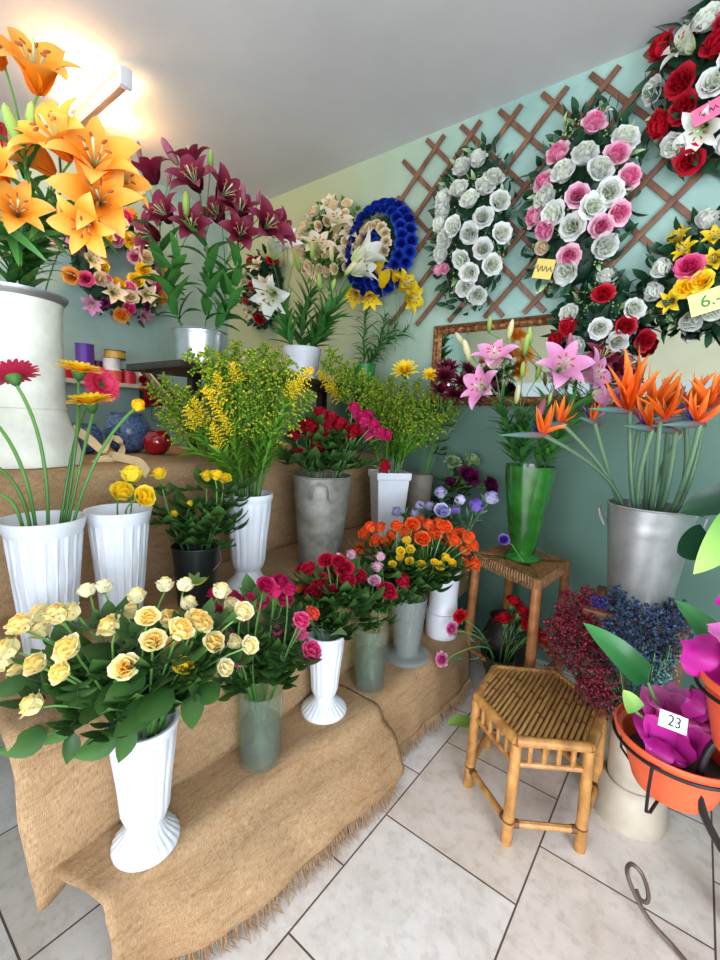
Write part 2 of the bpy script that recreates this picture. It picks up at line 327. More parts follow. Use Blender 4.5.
def stamen_mb(L=.11):
    mb=MB()
    for i in range(6):
        a=i*PI/3+.3; d=V(math.cos(a),math.sin(a),0); e=d*L*.2+V(0,0,L*.66)
        mb.merge(tube([(0,0,0),d*L*.07+V(0,0,L*.38),e],.0011,4),None,0); X=T(e)@frame(d+V(0,0,.2)); mb.merge(blobv(.0032,6,4,2.3),X,1)
    mb.merge(tube([(0,0,0),(0,.002,L*.4),(.004,0,L*.78)],[.0015,.0015,.0026],5),None,0)
    return mb
def trumpet_mb(seed,L=.125): return lily_mb(seed,L,.054,.42)
def budl_mb(L=.09,r=.013): return lathe([(.004,0),(r*.7,L*.12),(r*.95,L*.32),(r,L*.58),(r*.75,L*.85),(r*.3,L*.97),(.0005,L)],10,lambda i,a:1+.07*math.cos(3*a))
def gerb_mb(seed,R=.05):
    r=random.Random(seed); mb=MB()
    for lay,(n,a,l) in enumerate(((22,80,1),(20,66,.9),(16,52,.55))):
        for i in range(n):
            pm=leafy(R*l*r.uniform(.93,1.04),R*.26,a-14,a+r.uniform(4,16),1,.18,4,1,'strap',0,r,.15+.2*(lay==0),1); mb.merge(pm,RZ(2*PI*i/n+lay*.13)@T(R*.08,0,.002*lay))
    return mb
def gerbeye_mb(R=.05):
    mb=lathe([(.0003,.006),(R*.14,.008),(R*.26,.004),(R*.3,-.002)],14,t=[0,.4,.8,1]); r=random.Random(2)
    for i in range(50):
        a=r.random()*6.28; q=R*.28*math.sqrt(r.random()); mb.merge(tube([(q*math.cos(a),q*math.sin(a),.004),(q*math.cos(a)*1.1,q*math.sin(a)*1.1,.011)],.001,3))
    return mb
def gcalyx_mb(R=.05): return lathe([(.0035,-.02),(R*.2,-.012),(R*.32,0),(R*.3,.004)],14)
def oct_(mb,c,r,t,rng):
    x,y,z=c; s=r*rng.uniform(.7,1.2); b=len(mb.v)
    mb.v+=[(x+s,y,z),(x,y+s,z),(x-s,y,z),(x,y-s,z),(x,y,z+s),(x,y,z-s)]; mb.t+=[t]*6
    mb.f+=[(b+i,b+(i+1)%4,b+4) for i in range(4)]+[(b+(i+1)%4,b+i,b+5) for i in range(4)]; mb.mi+=[0]*8
def plume_mb(seed,L=.24,nb=30,spread=.07,fr=.0042,droop=.3,dens=11,bright=.5):
    # feathery flower head: arching side branches carrying tiny florets
    r=random.Random(seed); mb=MB(); st=tube([(0,0,0),(.004,0,L*.5),(0,.003,L)],[.0022,.0017,.0008],4); mb.merge(st,None,1)
    for i in range(nb):
        u=i/nb; z=L*(.12+.86*u); l=spread*(1.15-.85*u)*r.uniform(.7,1.2); a=i*2.4+r.random()*.5; d=V(math.cos(a),math.sin(a),0)
        p=[V(0,0,z),V(0,0,z)+d*l*.5+V(0,0,l*.55),V(0,0,z)+d*l+V(0,0,l*(.75-droop))]
        mb.merge(tube(p,.0009,3,False),None,1)
        for k in range(dens):
            q=(k+1)/dens; c=p[0]*(1-q)**2+p[1]*2*q*(1-q)+p[2]*q*q; c=c+V(r.uniform(-1,1),r.uniform(-1,1),r.uniform(-.2,1.2))*.006
            oct_(mb,c,fr,min(1,max(0,r.gauss(bright,.22)+(q-.5)*.3)),r)
    return mb
def sleaves_mb(seed,L=.25,n=46,ll=.055,w=.008,a0=35,a1=85,shape='lance'):
    r=random.Random(seed); mb=MB()
    for i in range(n):
        z=L*i/n; pm=leafy(ll*r.uniform(.7,1.15)*(1-.3*i/n),w,a0*r.uniform(.7,1.3),a1*r.uniform(.8,1.2),1,.15,4,1,shape,0,r); mb.merge(pm,T(0,0,z)@RZ(i*2.4+r.random()*.6)@T(.002,0,0))
    return mb
def rleaf_mb(seed,L=.055,side=True):
    # rose leaf along +X: stalk, end leaflet and two pairs
    r=random.Random(seed); mb=MB(); mb.merge(tube([(0,0,0),(L*.5,0,.004),(L*1.0,0,.002)],.001,4))
    B=Matrix.Rotation(PI/2,4,'Y')
    def lf(x,ang,l): 
        pm=leafy(l,l*.66,8,34+r.uniform(-10,22),1.2,.22,6,2,'leaf',.08,r); mb.merge(pm,T(x,0,.003)@RZ(ang)@B@RZ(PI))
    lf(L*.95,r.uniform(-.1,.1),L)
    if side:
        for s in (-1,1): lf(L*.72,s*1.0,L*.8); lf(L*.34,s*1.15,L*.62)
    return mb
PR={}
def pm(key,fn,mats):
    if key not in PR: PR[key]=fn().mesh(key[0] if isinstance(key,tuple) else key,mats)
    return PR[key]
def rose_me(col,k,op=1.0): return pm(('rose_bloom',col,k,op),lambda:rose_mb(k*7+1,op),col)
def carn_me(col,k): return pm(('carnation_bloom',col,k),lambda:carn_mb(k+3),col)
def mum_me(col,k): return pm(('chrysanthemum_bloom',col,k),lambda:mum_mb(k+3),col)
def lily_me(col,k,tr=False): return pm(('lily_bloom',col,k,tr),lambda:(trumpet_mb(k) if tr else lily_mb(k)),col)
def stamen_me(): return pm('stamen',stamen_mb,['filler','anther'])
def budl_me(col): return pm(('bud',col),budl_mb,col)
def rleaf_me(k,mat='leaf',side=True): return pm(('leaf',k,mat,side),lambda:rleaf_mb(k,.055,side),mat)

# ------------------------------------------------------------------ groups of cut flowers and their labels
REG={}
ORD='first second third fourth fifth sixth seventh eighth ninth tenth eleventh twelfth thirteenth fourteenth fifteenth sixteenth seventeenth eighteenth nineteenth twentieth'.split()
def reg(o,p,look,place,cat):
    REG.setdefault((look,place,cat),[]).append((o,proj(p)))
def finish_labels():
    for (look,place,cat),L in REG.items():
        n=len(L); rows=1 if n<=9 else (n+8)//9; nm={1:[''],2:['upper','lower'],3:['upper','middle','lower'],4:['topmost','upper','lower','bottom'],5:['topmost','upper','middle','lower','bottom'],6:['topmost','second','third','fourth','fifth','bottom']}[min(rows,6)]
        L.sort(key=lambda e:e[1][1]); per=math.ceil(n/min(rows,6))
        for r in range(min(rows,6)):
            row=sorted(L[r*per:(r+1)*per],key=lambda e:e[1][0])
            for i,(o,_) in enumerate(row):
                if n==1: o['label']=f'{look} {place}'; continue
                o['label']=f'{look}, {ORD[i]} from left {place}' if rows==1 else f'{look}, {ORD[i]} from left in {nm[r]} row {place}'
class Vase:
    def __init__(s,x,y,zb,zr,r,rb=None): s.x,s.y,s.zb,s.zr,s.r,s.rb=x,y,zb,zr,r,rb or r*.6
    def path(s,head,rng,rim=.62,bend=.45):
        h=Vector(head); d=V(h.x-s.x,h.y-s.y,0); L=d.length or 1e-4; dn=d/L
        side=V(-dn.y,dn.x,0)*rng.uniform(-.35,.35)*s.r
        p1=V(s.x,s.y,s.zr)+dn*min(s.r*rim,L*.6)+side; p0=V(s.x,s.y,s.zb+.02)-dn*s.rb*.45*min(1,L/.1)-side*.5
        up_=(p1-p0).normalized(); c=p1+up_*max(.02,(h-p1).length*bend)
        pts=[p0,p0.lerp(p1,.5)]
        for i in range(9):
            u=i/8; pts.append(p1*(1-u)**2+c*2*u*(1-u)+h*u*u)
        return pts
def tang(pts,i): return (pts[min(i+1,len(pts)-1)]-pts[max(0,i-1)]).normalized()
def leaf_at(root,pts,u,rng,me,sc=1,droop=.0,dirv=None):
    i=2+(len(pts)-3)*u; k=int(i); f=i-k; k2=min(k+1,len(pts)-1); p=pts[k].lerp(pts[k2],f); tg=tang(pts,k)
    a=rng.random()*6.28; d=Vector(dirv) if dirv is not None else V(math.cos(a),math.sin(a),0)
    d=(d+tg*.35-V(0,0,droop)).normalized(); z=V(0,0,1); y=z.cross(d).normalized(); z=d.cross(y)
    X=Matrix(((d.x,y.x,z.x,p.x),(d.y,y.y,z.y,p.y),(d.z,y.z,z.z,p.z),(0,0,0,1)))
    return part('leaf',me,root,X@S(sc))
TOCAM=lambda p:(CAM-Vector(p)).normalized()
def rose(vase,head,col,sc,look,place,group,rng,op=1.0,nl=2,lsc=1.0,lmat='leaf',name='rose',cat='rose',kind='rose',stemr=.0024,ax=None,side=True,lo=.25):
    head=Vector(head); pts=vase.path(head,rng); tg=tang(pts,len(pts)-1)
    out=V(head.x-vase.x,head.y-vase.y,0); out=out.normalized() if out.length>.02 else V(0,0,1)
    axis=(tg*.6+out*.4+V(0,0,.5)+TOCAM(head)*.3+V(rng.uniform(-.3,.3),rng.uniform(-.3,.3),rng.uniform(-.2,.2))).normalized() if ax is None else Vector(ax).normalized()
    o=thing(name,look,cat,pts[0],group)
    pts2=pts[:-1]+[head-axis*.012*sc]
    mb=tube(pts2,[stemr]*(len(pts2)-1)+[stemr*.9],5)
    cal=lathe([(.002,-.018),(.007,-.010),(.010,-.002),(.008,.003)],8); mb.merge(cal,T(head)@frame(axis)@S(sc))
    for k in range(5): mb.merge(leafy(.024,.008,30,120,1,.1,3,1,'leaf'),T(head)@frame(axis)@S(sc)@RZ(k*1.257)@T(.007,0,-.004))
    bp('stem',mb,'stem',o)
    me=rose_me(col,rng.randrange(3),op) if kind=='rose' else carn_me(col,rng.randrange(2)) if kind=='carn' else mum_me(col,rng.randrange(2))
    part('bloom',me,o,T(head)@frame(axis)@RZ(rng.random()*6)@S(sc))
    for k in range(nl): leaf_at(o,pts,rng.uniform(lo,.86),rng,rleaf_me(rng.randrange(4),lmat,side),lsc*rng.uniform(.8,1.25),rng.uniform(-.1,.5))
    reg(o,head,look,place,cat); return o,pts
def lily(vase,top,blooms,buds,col,budcol,look,place,group,rng,nleaf=16,ll=.1,lw=.018,trumpet=False,lmat='leafb',tr=.003,bsc=1,name='lily',lbend=80,upto=.95,lo=0.0):
    # one stem: leaves up the stalk, then flowers and buds on short stalks of their own
    top=Vector(top); pts=vase.path(top,rng,.55); o=thing(name,look,'lily',pts[0],group)
    mb=tube(pts,tr,6)
    bl=[]
    for b in blooms+buds:
        p,ax,sc=Vector(b[0]),Vector(b[1]).normalized(),b[2]; mb.merge(tube([top-tang(pts,len(pts)-1)*.01,top.lerp(p,.5)+V(0,0,.012),p],[tr*.7,tr*.6,tr*.8],5)); bl.append((p,ax,sc))
    bp('stem',mb,'stem',o)
    f=MB()
    for k in range(nleaf):
        u=lo+(upto-lo)*(k+.5)/nleaf; i=2+(len(pts)-3)*u; a=int(i); p=pts[a].lerp(pts[min(a+1,len(pts)-1)],i-a); tgv=tang(pts,a)
        f.merge(leafy(ll*rng.uniform(.7,1.15),lw*rng.uniform(.85,1.15),rng.uniform(20,50),lbend*rng.uniform(.7,1.25),1,.2,6,1,'lance',0,rng),T(p)@frame(tgv)@RZ(k*2.4+rng.random())@T(tr*.6,0,0))
    bp('foliage',f,lmat,o)
    for i,(p,ax,sc) in enumerate(bl):
        X=T(p)@frame(ax)@RZ(rng.random()*6)@S(sc*bsc*(1.18 if i<len(blooms) else 1))
        if i<len(blooms):
            trm=(blooms[i][3] if len(blooms[i])>3 else trumpet); b=part('bloom',lily_me(col,rng.randrange(3),trm),o,X); part('stamen',stamen_me(),b,X)
        else: part('bud',budl_me(budcol),o,X)
    reg(o,blooms[0][0] if blooms else top,look,place,'lily'); return o

# ------------------------------------------------------------------ the room
D, LW, CZ = 2.4, -3.34, 2.9
def quad(p): mb=MB(); mb.add(p,[(0,1,2,3)]); return mb
struct('floor',box(LW-.1,2.2,-2.6,D+.1,-.1,0),'tile'); struct('ceiling',box(LW-.1,2.3,-2.6,D+.1,CZ,CZ+.1),'ceil')
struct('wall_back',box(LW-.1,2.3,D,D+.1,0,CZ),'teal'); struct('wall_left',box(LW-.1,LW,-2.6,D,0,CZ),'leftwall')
struct('wall_right',box(2.2,2.3,-2.6,D,0,CZ),'leftwall')
wf=MB()
for x in (LW,-1.5,.35,2.2): wf.merge(box(x-.05,x+.05,-2.6,-2.52,0,CZ))
wf.merge(box(LW,.35,-2.6,-2.52,0,.35)); struct('window_1',wf,'white')
struct('wall_front',box(LW,2.2,-2.6,-2.5,1.95,CZ),'creamwall'); struct('wall_partition',box(LW,-.85,-.5,-.42,0,1.35),'leftwall')  # the half-height wall is made up, out of view, to shade the left floor

# light: daylight from the open shopfront behind the camera and from its right, one warm tube on the ceiling
w=bpy.data.worlds.new('world'); SC.world=w; w.use_nodes=True; w.node_tree.nodes['Background'].inputs[0].default_value=(*lin((214,226,240)),1); w.node_tree.nodes['Background'].inputs[1].default_value=1.1
def area(name,loc,tgt,sx,sy,e,c):
    l=bpy.data.lights.new(name,'AREA'); l.shape='RECTANGLE'; l.size=sx; l.size_y=sy; l.energy=e; l.color=[x for x in lin(c)]
    o=bpy.data.objects.new(name,l); COL.objects.link(o); o.location=loc; o.rotation_euler=(Vector(tgt)-Vector(loc)).to_track_quat('-Z','Y').to_euler(); return o
area('shopfront_daylight',(-.4,-2.45,.92),(-.6,2,1.3),3.6,1.5,150,(236,242,255))
area('side_window_daylight',(2.1,-.3,1.35),(-1.4,1.0,.85),2.4,1.9,150,(232,240,255))
tz=CZ-.075
tl=thing('tube_light','lit warm batten tube light on the ceiling above the lilies','lamp',(-2.6,1.13,CZ))
bp('housing',box(-3.0,-2.38,1.112,1.148,CZ-.10,CZ-.02,.006),'fixture',tl)
bp('base',box(-2.8,-2.5,1.10,1.16,CZ-.02,CZ,.004),'white',tl)
for yy in (1.05,1.21): bp('tube',tube([(-2.94,yy,tz+.02),(-2.44,yy,tz+.02)],.022,12),'tube',tl)
for xx in (-2.99,-2.39): bp('end_cap',box(xx-.014,xx+.014,1.10,1.16,tz-.032,tz+.052,.004),'white',tl)
for xx in (-2.85,-2.55):
    l=bpy.data.lights.new('tube_glow','POINT'); l.energy=6; l.color=lin((255,190,120)); l.shadow_soft_size=.04; o=bpy.data.objects.new('tube_glow',l); COL.objects.link(o); o.location=(xx,1.13+(.17 if xx<-2.7 else -.17),CZ-.10)
lc=thing('lamp_cable','dark cable running from the tube light along the ceiling to the wall','cable',(-3.0,1.14,CZ-.02))
bp('cable',tube([(-3.0,1.14,CZ-.05),(-3.06,1.14,CZ-.04),(-3.15,1.15,CZ-.012),(-3.33,1.16,CZ-.03),(-3.335,1.17,CZ-.3)],.006,6),'spool_black',lc)

# ------------------------------------------------------------------ lattice on the wall
tr_=thing('wall_trellis','expanded brown wooden lattice fixed to the green wall behind the wreaths','trellis',(-.7,D-.02,1.83))
zt,zb=2.87,1.835; st=.2137; m=(1.342-1.602+.0)  # run of one slat over its height
run=.5*0
def slat(x0,z0,x1,z1,y): bp('slat',bar((x0,y,z0),(x1,y,z1),.011,.025,(0,1,0),.002),'slat',tr_)
# "\" slats lean right going down, "/" slats mirror them; each drops 1.035 over about .98
SL=.965
for k in range(-2,9):
    x0=-1.445+st*k; x1=x0+SL; a,b=(x0,zt),(x1,zb)
    if x0<-1.62: f=(-1.63-x0)/SL; a=(-1.63,zt+(zb-zt)*f)
    if k==-1: a=(-1.60,2.803)
    if x1>.45: f=(x1-.45)/SL; b=(.45,zb-(zb-zt)*f)
    slat(*a,*b,D-.012)
for k in range(-5,9):
    x0=-1.325+st*k; x1=x0-SL; a,b=(x0+0,zt-.02),(x1,zb)
    if x1<-1.63: f=(-1.63-x1)/SL; b=(-1.63,zb+(zt-zb)*f)
    if x0>.45: f=(x0-.45)/SL; a=(.45,zt+(zb-zt)*f)
    if x0<-1.5: continue
    slat(*a,*b,D-.024)

# ------------------------------------------------------------------ mirror
mx0,mx1,mz0,mz1=-1.31,.12,1.36,1.815
mi=thing('gilt_mirror','long wall mirror in a carved gilded frame behind the lilies','mirror',((mx0+mx1)/2,D-.02,mz0))
bp('glass',box(mx0+.05,mx1-.05,D-.02,D-.016,mz0+.05,mz1-.05),'mirror',mi)
fr=MB()
def prof(t): return [(0,.0),(0,.03),(.012,.042),(.022,.03),(.036,.034),(.05,.022),(.05,.0)]
def framebar(a,b,inn):
    a=Vector(a);b=Vector(b);d=(b-a); n=int(d.length/.012); mbx=MB(); q=prof(0)
    for i in range(n+1):
        t=i/n; p=a+d*t
        for j,(u,h) in enumerate(q):
            mit=u; pp=p+Vector(inn)*u+V(0,-1,0)*(h*(1+.12*math.sin(i*1.6)*(1 if j in (2,4) else 0)))
            if i==0: pp=pp+d.normalized()*u
            if i==n: pp=pp-d.normalized()*u
            mbx.v.append(tuple(pp)); mbx.t.append(.5)
    for i in range(n):
        for j in range(6): mbx.f.append((i*7+j,i*7+j+1,(i+1)*7+j+1,(i+1)*7+j)); mbx.mi.append(0)
    return mbx
y=D-.002
for a,b,inn in (((mx0,y,mz1),(mx1,y,mz1),(0,0,-1)),((mx1,y,mz0),(mx0,y,mz0),(0,0,1)),((mx0,y,mz0),(mx0,y,mz1),(1,0,0)),((mx1,y,mz1),(mx1,y,mz0),(-1,0,0))): fr.merge(framebar(a,b,inn))
bp('frame',fr,'gilt',mi)

# ------------------------------------------------------------------ stepped stand and its burlap
Y0,Y1,Y2=.25,1.88,2.37
Z1,Z2,Z3=.28,.6,1.05
stp=thing('stepped_display_stand','wooden three-step flower stand hidden beneath the burlap','stand',(-1.4,1.2,0))
for (x0,x1,y1,z) in ((-.98,-.86,Y1,Z1),(-1.6,-1.03,Y2,Z2),(-2.5,-1.63,Y2,Z3)):
    bp('tier',box(x0,x1,Y0+.12,y1,z-.03,z-.008,.004),'darkwood',stp)
    for yy in (.75,y1-.03): bp('side_panel',box(x0,x1-.02,yy,yy+.025,0,z-.031),'darkwood',stp)
def nz(x,y,s=1): return noise.noise(V(x*s,y*s,3.7*s))
def drape(name,label,prof,y0,y1,wob,flare=0,fringe=None,grp='burlap covers on the flower stand',ny=None,edge=.012,warp=None):
    # prof: list of (x,z,free) points from the back of the tread over the lip and down; free scales the folds
    L=[0]
    for a,b in zip(prof,prof[1:]): L.append(L[-1]+math.hypot(b[0]-a[0],b[1]-a[1]))
    n=max(12,int(L[-1]/.022)); ny=ny or int((y1-y0)/.022); mb=MB(); mb.uv=[]
    for j in range(ny+1):
        for i in range(n+1):
            s=L[-1]*i/n; k=max(q for q in range(len(L)-1) if L[q]<=s+1e-9); f=(s-L[k])/(L[k+1]-L[k]); a,b=prof[k],prof[k+1]
            x=a[0]+(b[0]-a[0])*f; z=a[1]+(b[1]-a[1])*f; fr_=a[2]+(b[2]-a[2])*f
            y=y0+(y1-y0)*j/ny; e=min(j,ny-j)/ny
            w_=(nz(y,0,3.1)+.5*nz(y,7,7.3))*wob*fr_+.006*fr_*nz(y,z,14)
            x+=max(-.02*0,w_+flare*fr_)
            ed=1 if j in (0,ny) else 0
            yy=y+(edge*nz(s,j,9)*(1 if ed or j in (1,ny-1) else 0))
            if warp: x,yy,z=warp(yy,x,z,fr_)
            mb.v.append((x,yy,z+.0015*nz(x,y,20)+ (fr_*.012*nz(y,1,5) if i==n else 0))); mb.t.append(.5); mb.uv.append((s,y))
    c=n+1
    for j in range(ny):
        for i in range(n): mb.f.append((j*c+i,(j+1)*c+i,(j+1)*c+i+1,j*c+i+1)); mb.mi.append(0)
    o=thing(name,label,'cloth',(prof[0][0],(y0+y1)/2,prof[0][1]),grp)
    hem=[Vector(mb.v[j*c+n]) for j in range(ny+1)]
    uv=mb.uv; me=bp('cloth',mb,'burlap',o); sm=me.modifiers.new('s','SOLIDIFY'); sm.thickness=.003; sm.offset=0
    if fringe:
        r=random.Random(5); fm=MB()
        for a,b in zip(hem,hem[1:]):
            for q in range(10):
                p=a.lerp(b,r.random()); l=fringe*r.uniform(.4,1.3); sx=r.uniform(-.02,.02); lz=max(.003,p.z-l)
                fm.merge(tube([p+V(0,0,.004),p+V(sx*.5+.004,r.uniform(-.008,.008),-(p.z-lz)*.6),V(p.x+sx+.012,p.y+r.uniform(-.02,.02),lz)],[.0017,.0013,.0006],3,False))
        fo=bp('fringe',fm,'burlap',o)
    return o
def lip(xb,xf,z,zd,xe): return [(xb,z,0),(xf-.03,z+.001,0),(xf-.008,z-.003,.05),(xf+.006,z-.016,.12),(xf+.012,z-.05,.3),((xf+xe)/2+.008,(z+zd)/2,.7),(xe,zd,1)]
def ss(a,b,x): x=max(0,min(1,(x-a)/(b-a))); return x*x*(3-2*x)
def warp(y,x,z,fr):
    k=max(0,min(1,(x+.99)/.22)); lipx=-.055*(1-ss(.7,1.15,y)); d=min(1,max(0,(Z1-z)/.2))
    return x+lipx*k+d*(-.075*(1-ss(.32,.62,y))), y+k*.055*(1-ss(.2,.5,y)), z
drape('burlap_cover','burlap cloth covering the top step under the cream can',lip(-2.5,-1.62,Z3,.602,-1.595),Y0-.06,Y2,.012)
drape('burlap_cover','burlap cloth covering the middle step behind the yellow roses',lip(-1.622,-1.0,Z2+.003,.282,-.975),Y0-.04,Y2,.016,warp=lambda y,x,z,f:(x,y+max(0,Z2-z)*.07*(1-ss(.2,.6,y)),z-.075*f*(1-ss(.22,.36,y))))
drape('burlap_cover','front burlap cloth with frayed hem under the yellow rose vase',lip(-1.02,-.765,Z1+.004,.115,-.668)+[(-.672,.085,1),(-.70,.05,1)],Y0+.005,1.17,.03,.02,.06,warp=warp)
drape('burlap_cover','shorter frayed burlap cloth at the far end of the lowest step',lip(-1.02,-.775,Z1+.002,.055,-.752),1.16,Y1+.01,.03,.008,.06)

# dark shelf board above the stand
sh=thing('plank_shelf','dark plank shelf holding the lily pots above the goldenrod','shelf',(-1.9,1.6,1.06))
Z4=1.46
bp('board',box(-2.12,-1.66,.97,D-.02,Z4-.03,Z4,.004),'darkwood',sh)
for yy in (1.25,2.2): bp('leg',box(-2.08,-2.03,yy,yy+.05,Z3+.004,Z4-.03),'darkwood',sh)
for yy in (1.45,2.2): bp('leg',box(-1.76,-1.71,yy,yy+.05,Z3+.004,Z4-.03),'darkwood',sh)

# ------------------------------------------------------------------ containers
def flute(n,d,sharp=1): return lambda i,a:1+d*(abs(math.sin(n*a/2))**sharp-.5)
def wall_(outer,th=.004):   # closes a lathe outline with an inner wall
    return outer+[(max(.001,r-th),z) for r,z in outer[::-1]]
def fluted_cup(x,y,zb,zr,r,label,name='flower_vase'):
    h=zr-zb; o=thing(name,label,'vase',(x,y,zb))
    out=[(r*.56,0),(r*.6,.01),(r*.68,h*.3),(r*.78,h*.6),(r*.87,h*.86),(r*.9,h*.9)]
    body=lathe(out,180,lambda i,a:(1+.022*math.cos(20*a)+.012*math.cos(40*a)) if 0<i<5 else 1); bp('body',body.__class__().merge(body,T(x,y,zb)),'white',o)
    rim=wall_([(r*.9,h*.895),(r*.95,h*.93),(r,h*.985),(r*1.015,h)],.006)+[(r*.8,h*.6),(r*.5,.012),(.001,.012)]
    bp('rim',MB().merge(lathe(rim,48),T(x,y,zb)),'white',o); return Vase(x,y,zb+.01,zr,r*.94,r*.5)
def footed(x,y,zb,zr,r,label,foot=None,waist=.56):
    h=zr-zb; foot=foot or r*.98; o=thing('flower_vase',label,'vase',(x,y,zb))
    fz=h*.2; rw=r*waist
    out=[(rw*.9,fz),(rw*1.12,fz+h*.035),(rw*1.25,fz+h*.1),(r*.78,fz+h*.35),(r*.9,fz+h*.6),(r*.96,h*.93)]
    fl=flute(16,.06,.7); bp('body',MB().merge(lathe(out,96,lambda i,a:fl(i,a) if 1<i<5 else 1),T(x,y,zb)),'white',o)
    rim=wall_([(r*.96,h*.925),(r*1.0,h*.95),(r*1.02,h*.985),(r*1.0,h)],.006)+[(r*.75,h*.6),(rw,fz+.02),(.001,fz+.02)]
    bp('rim',MB().merge(lathe(rim,48),T(x,y,zb)),'white',o)
    ft=[(foot,0),(foot*1.02,h*.018),(foot*.98,h*.045),(foot*.82,h*.085),(foot*.62,h*.13),(rw*.98,fz*.86),(rw*.92,fz*1.05)]
    f2=flute(26,.06,.8); bp('foot',MB().merge(lathe(ft,104,lambda i,a:f2(i,a) if 1<i<5 else 1),T(x,y,zb)),'white',o)
    return Vase(x,y,zb+fz,zr,r*.95,rw*.7)
def bucket(x,y,zb,zr,r,mat,label,name='metal_bucket',rb=.68,ears=(0,PI),bands=(.8,),cat='bucket'):
    h=zr-zb; o=thing(name,label,cat,(x,y,zb)); R=lambda t:r*(rb+(1-rb)*t)
    out=[(R(0)*.97,0),(R(0),.006)]
    for t in [i/24 for i in range(1,25)]:
        g=sum(math.exp(-((t-b)/.02)**2) for b in bands)*.022; out.append((R(t)*(1+g),h*t))
    pr=wall_(out,.003)[:-2]+[(R(0)*.9,.01),(.001,.01)]
    bp('body',MB().merge(lathe(pr,56),T(x,y,zb)),mat,o)
    bp('rim',MB().merge(tube([(x+r*math.cos(a),y+r*math.sin(a),zr) for a in [2*PI*i/40 for i in range(40)]],.004,6,closed=True)),mat,o)
    for a in ears:
        c=V(x+r*1.0*math.cos(a),y+r*1.0*math.sin(a),zb+h*.86); s=V(-math.sin(a),math.cos(a),0); nrm=V(math.cos(a),math.sin(a),0)
        pts=[c-s*.035*r/.12+nrm*.0-V(0,0,.03),c-s*.035*r/.12+nrm*.016+V(0,0,.0),c-s*.03*r/.12+nrm*.024+V(0,0,.028),c+nrm*.026+V(0,0,.036),c+s*.03*r/.12+nrm*.024+V(0,0,.028),c+s*.035*r/.12+nrm*.016,c+s*.035*r/.12-V(0,0,.03)]
        bp('handle',tube(pts,.0036,6),mat,o)
    return Vase(x,y,zb+.012,zr,r*.93,r*rb*.8)
def glassv(x,y,zb,zr,r,rb,label,mat='glass',name='glass_vase',water=.55,foot=0):
    h=zr-zb; o=thing(name,label,'vase',(x,y,zb)); z0=.012 if foot else 0
    out=[(rb,z0),(rb+(r-rb)*.3,h*.3),(rb+(r-rb)*.62,h*.62),(r,h)]; pr=wall_(out,.004)[:-1]+[(rb*.93,z0+.012),(.001,z0+.012)]
    bp('body',MB().merge(lathe(pr,48),T(x,y,zb)),mat,o)
    k=water; wr=lambda t:(rb+(r-rb)*t)-.0055
    bp('water',MB().merge(lathe([(wr(.08),z0+.014),(wr(k*.5),h*k*.5),(wr(k),h*k),(.001,h*k)],40),T(x,y,zb)),'water',o)
    if foot: bp('foot',MB().merge(lathe([(foot,0),(foot*1.02,.008),(foot*.96,.016),(rb*1.05,.024),(rb*.98,.03)],48),T(x,y,zb)),mat,o)
    return Vase(x,y,zb+.016,zr,r*.93,rb*.8)
fl2=Z1+.006; f2=Z2+.0075; f3=Z3+.0045
VZ={}
VZ['gerb']=fluted_cup(-1.30,.38,f2,.97,.094,'wide white fluted vase of gerbera stems near the cream can')
VZ['yel']=fluted_cup(-1.30,.564,f2,.968,.087,'white fluted vase holding three bright yellow roses on the middle step')
VZ['foot']=footed(-1.28,1.011,f2,.97,.086,'tall white footed vase of goldenrod on the middle step')
VZ['front']=footed(-.885,.42,fl2,.585,.071,'white footed vase of pale yellow roses at the front')
VZ['flut']=footed(-.89,1.02,fl2,.56,.062,'small white footed vase of crimson roses on the lowest step',.075)
VZ['g1']=glassv(-.885,.745,fl2,.50,.062,.058,'clear glass vase of magenta roses beside the front white vase')
VZ['g2']=glassv(-.862,1.235,fl2,.515,.062,.055,'plain glass cylinder vase with large crimson roses')
VZ['pail']=glassv(-.865,1.50,fl2,.545,.074,.052,'clear plastic flower bucket on a disc foot holding orange roses','clearpl','plastic_bucket',.6,.098)
VZ['bucket']=bucket(-1.285,1.41,f2,1.005,.125,'zincdark','worn zinc bucket of dark red roses on the middle step',rb=.72,ears=(-.9,PI-.9),bands=(.8,))
# black plastic bucket with a lime label and wire handle
VZ['black']=bucket(-1.285,.80,f2,.815,.076,'blackpl','small black plastic bucket with lime label and green rose stems','plastic_bucket',.78,(),(.9,.82))
_o=[o for o in COL.objects if o.get('label','').startswith('small black')][0]
a0=math.atan2(-.8,1.285)
lab=MB(); n=12; g=[]
for i in range(n+1):
    a=a0-.55+1.15*i/n; t_=i/n; q=.0705
    g+=[(-1.285+q*math.cos(a)*.985,.80+q*math.sin(a)*.985,.697-.0*t_+.02*(t_-.5)**2*4+.008*t_),(-1.285+q*1.0*math.cos(a),.80+q*1.0*math.sin(a),.708+.02*abs(t_-.55)*2)]
lab.add(g,[(2*i,2*i+2,2*i+3,2*i+1) for i in range(n)]); bp('label_band',lab,'sticky',_o)
lm=MB()
for k in range(4): lm.merge(leafy(.042,.018,-10,20,1,.1,4,1,'leaf'),T(-1.285+.0735*math.cos(a0-.1),.80+.0735*math.sin(a0-.1),.71)@RZ(a0)@RX((k-1.5)*.75))
bp('label_leaf',lm,'lime',_o)
bp('handle',tube([(-1.285+.077*math.cos(a0+1.2),.8+.077*math.sin(a0+1.2),.80),(-1.285+.09*math.cos(a0+1.05),.8+.09*math.sin(a0+1.05),.77),(-1.285+.08*math.cos(a0+.7),.8+.08*math.sin(a0+.7),.745)],.0022,5),'wiregrey',_o)
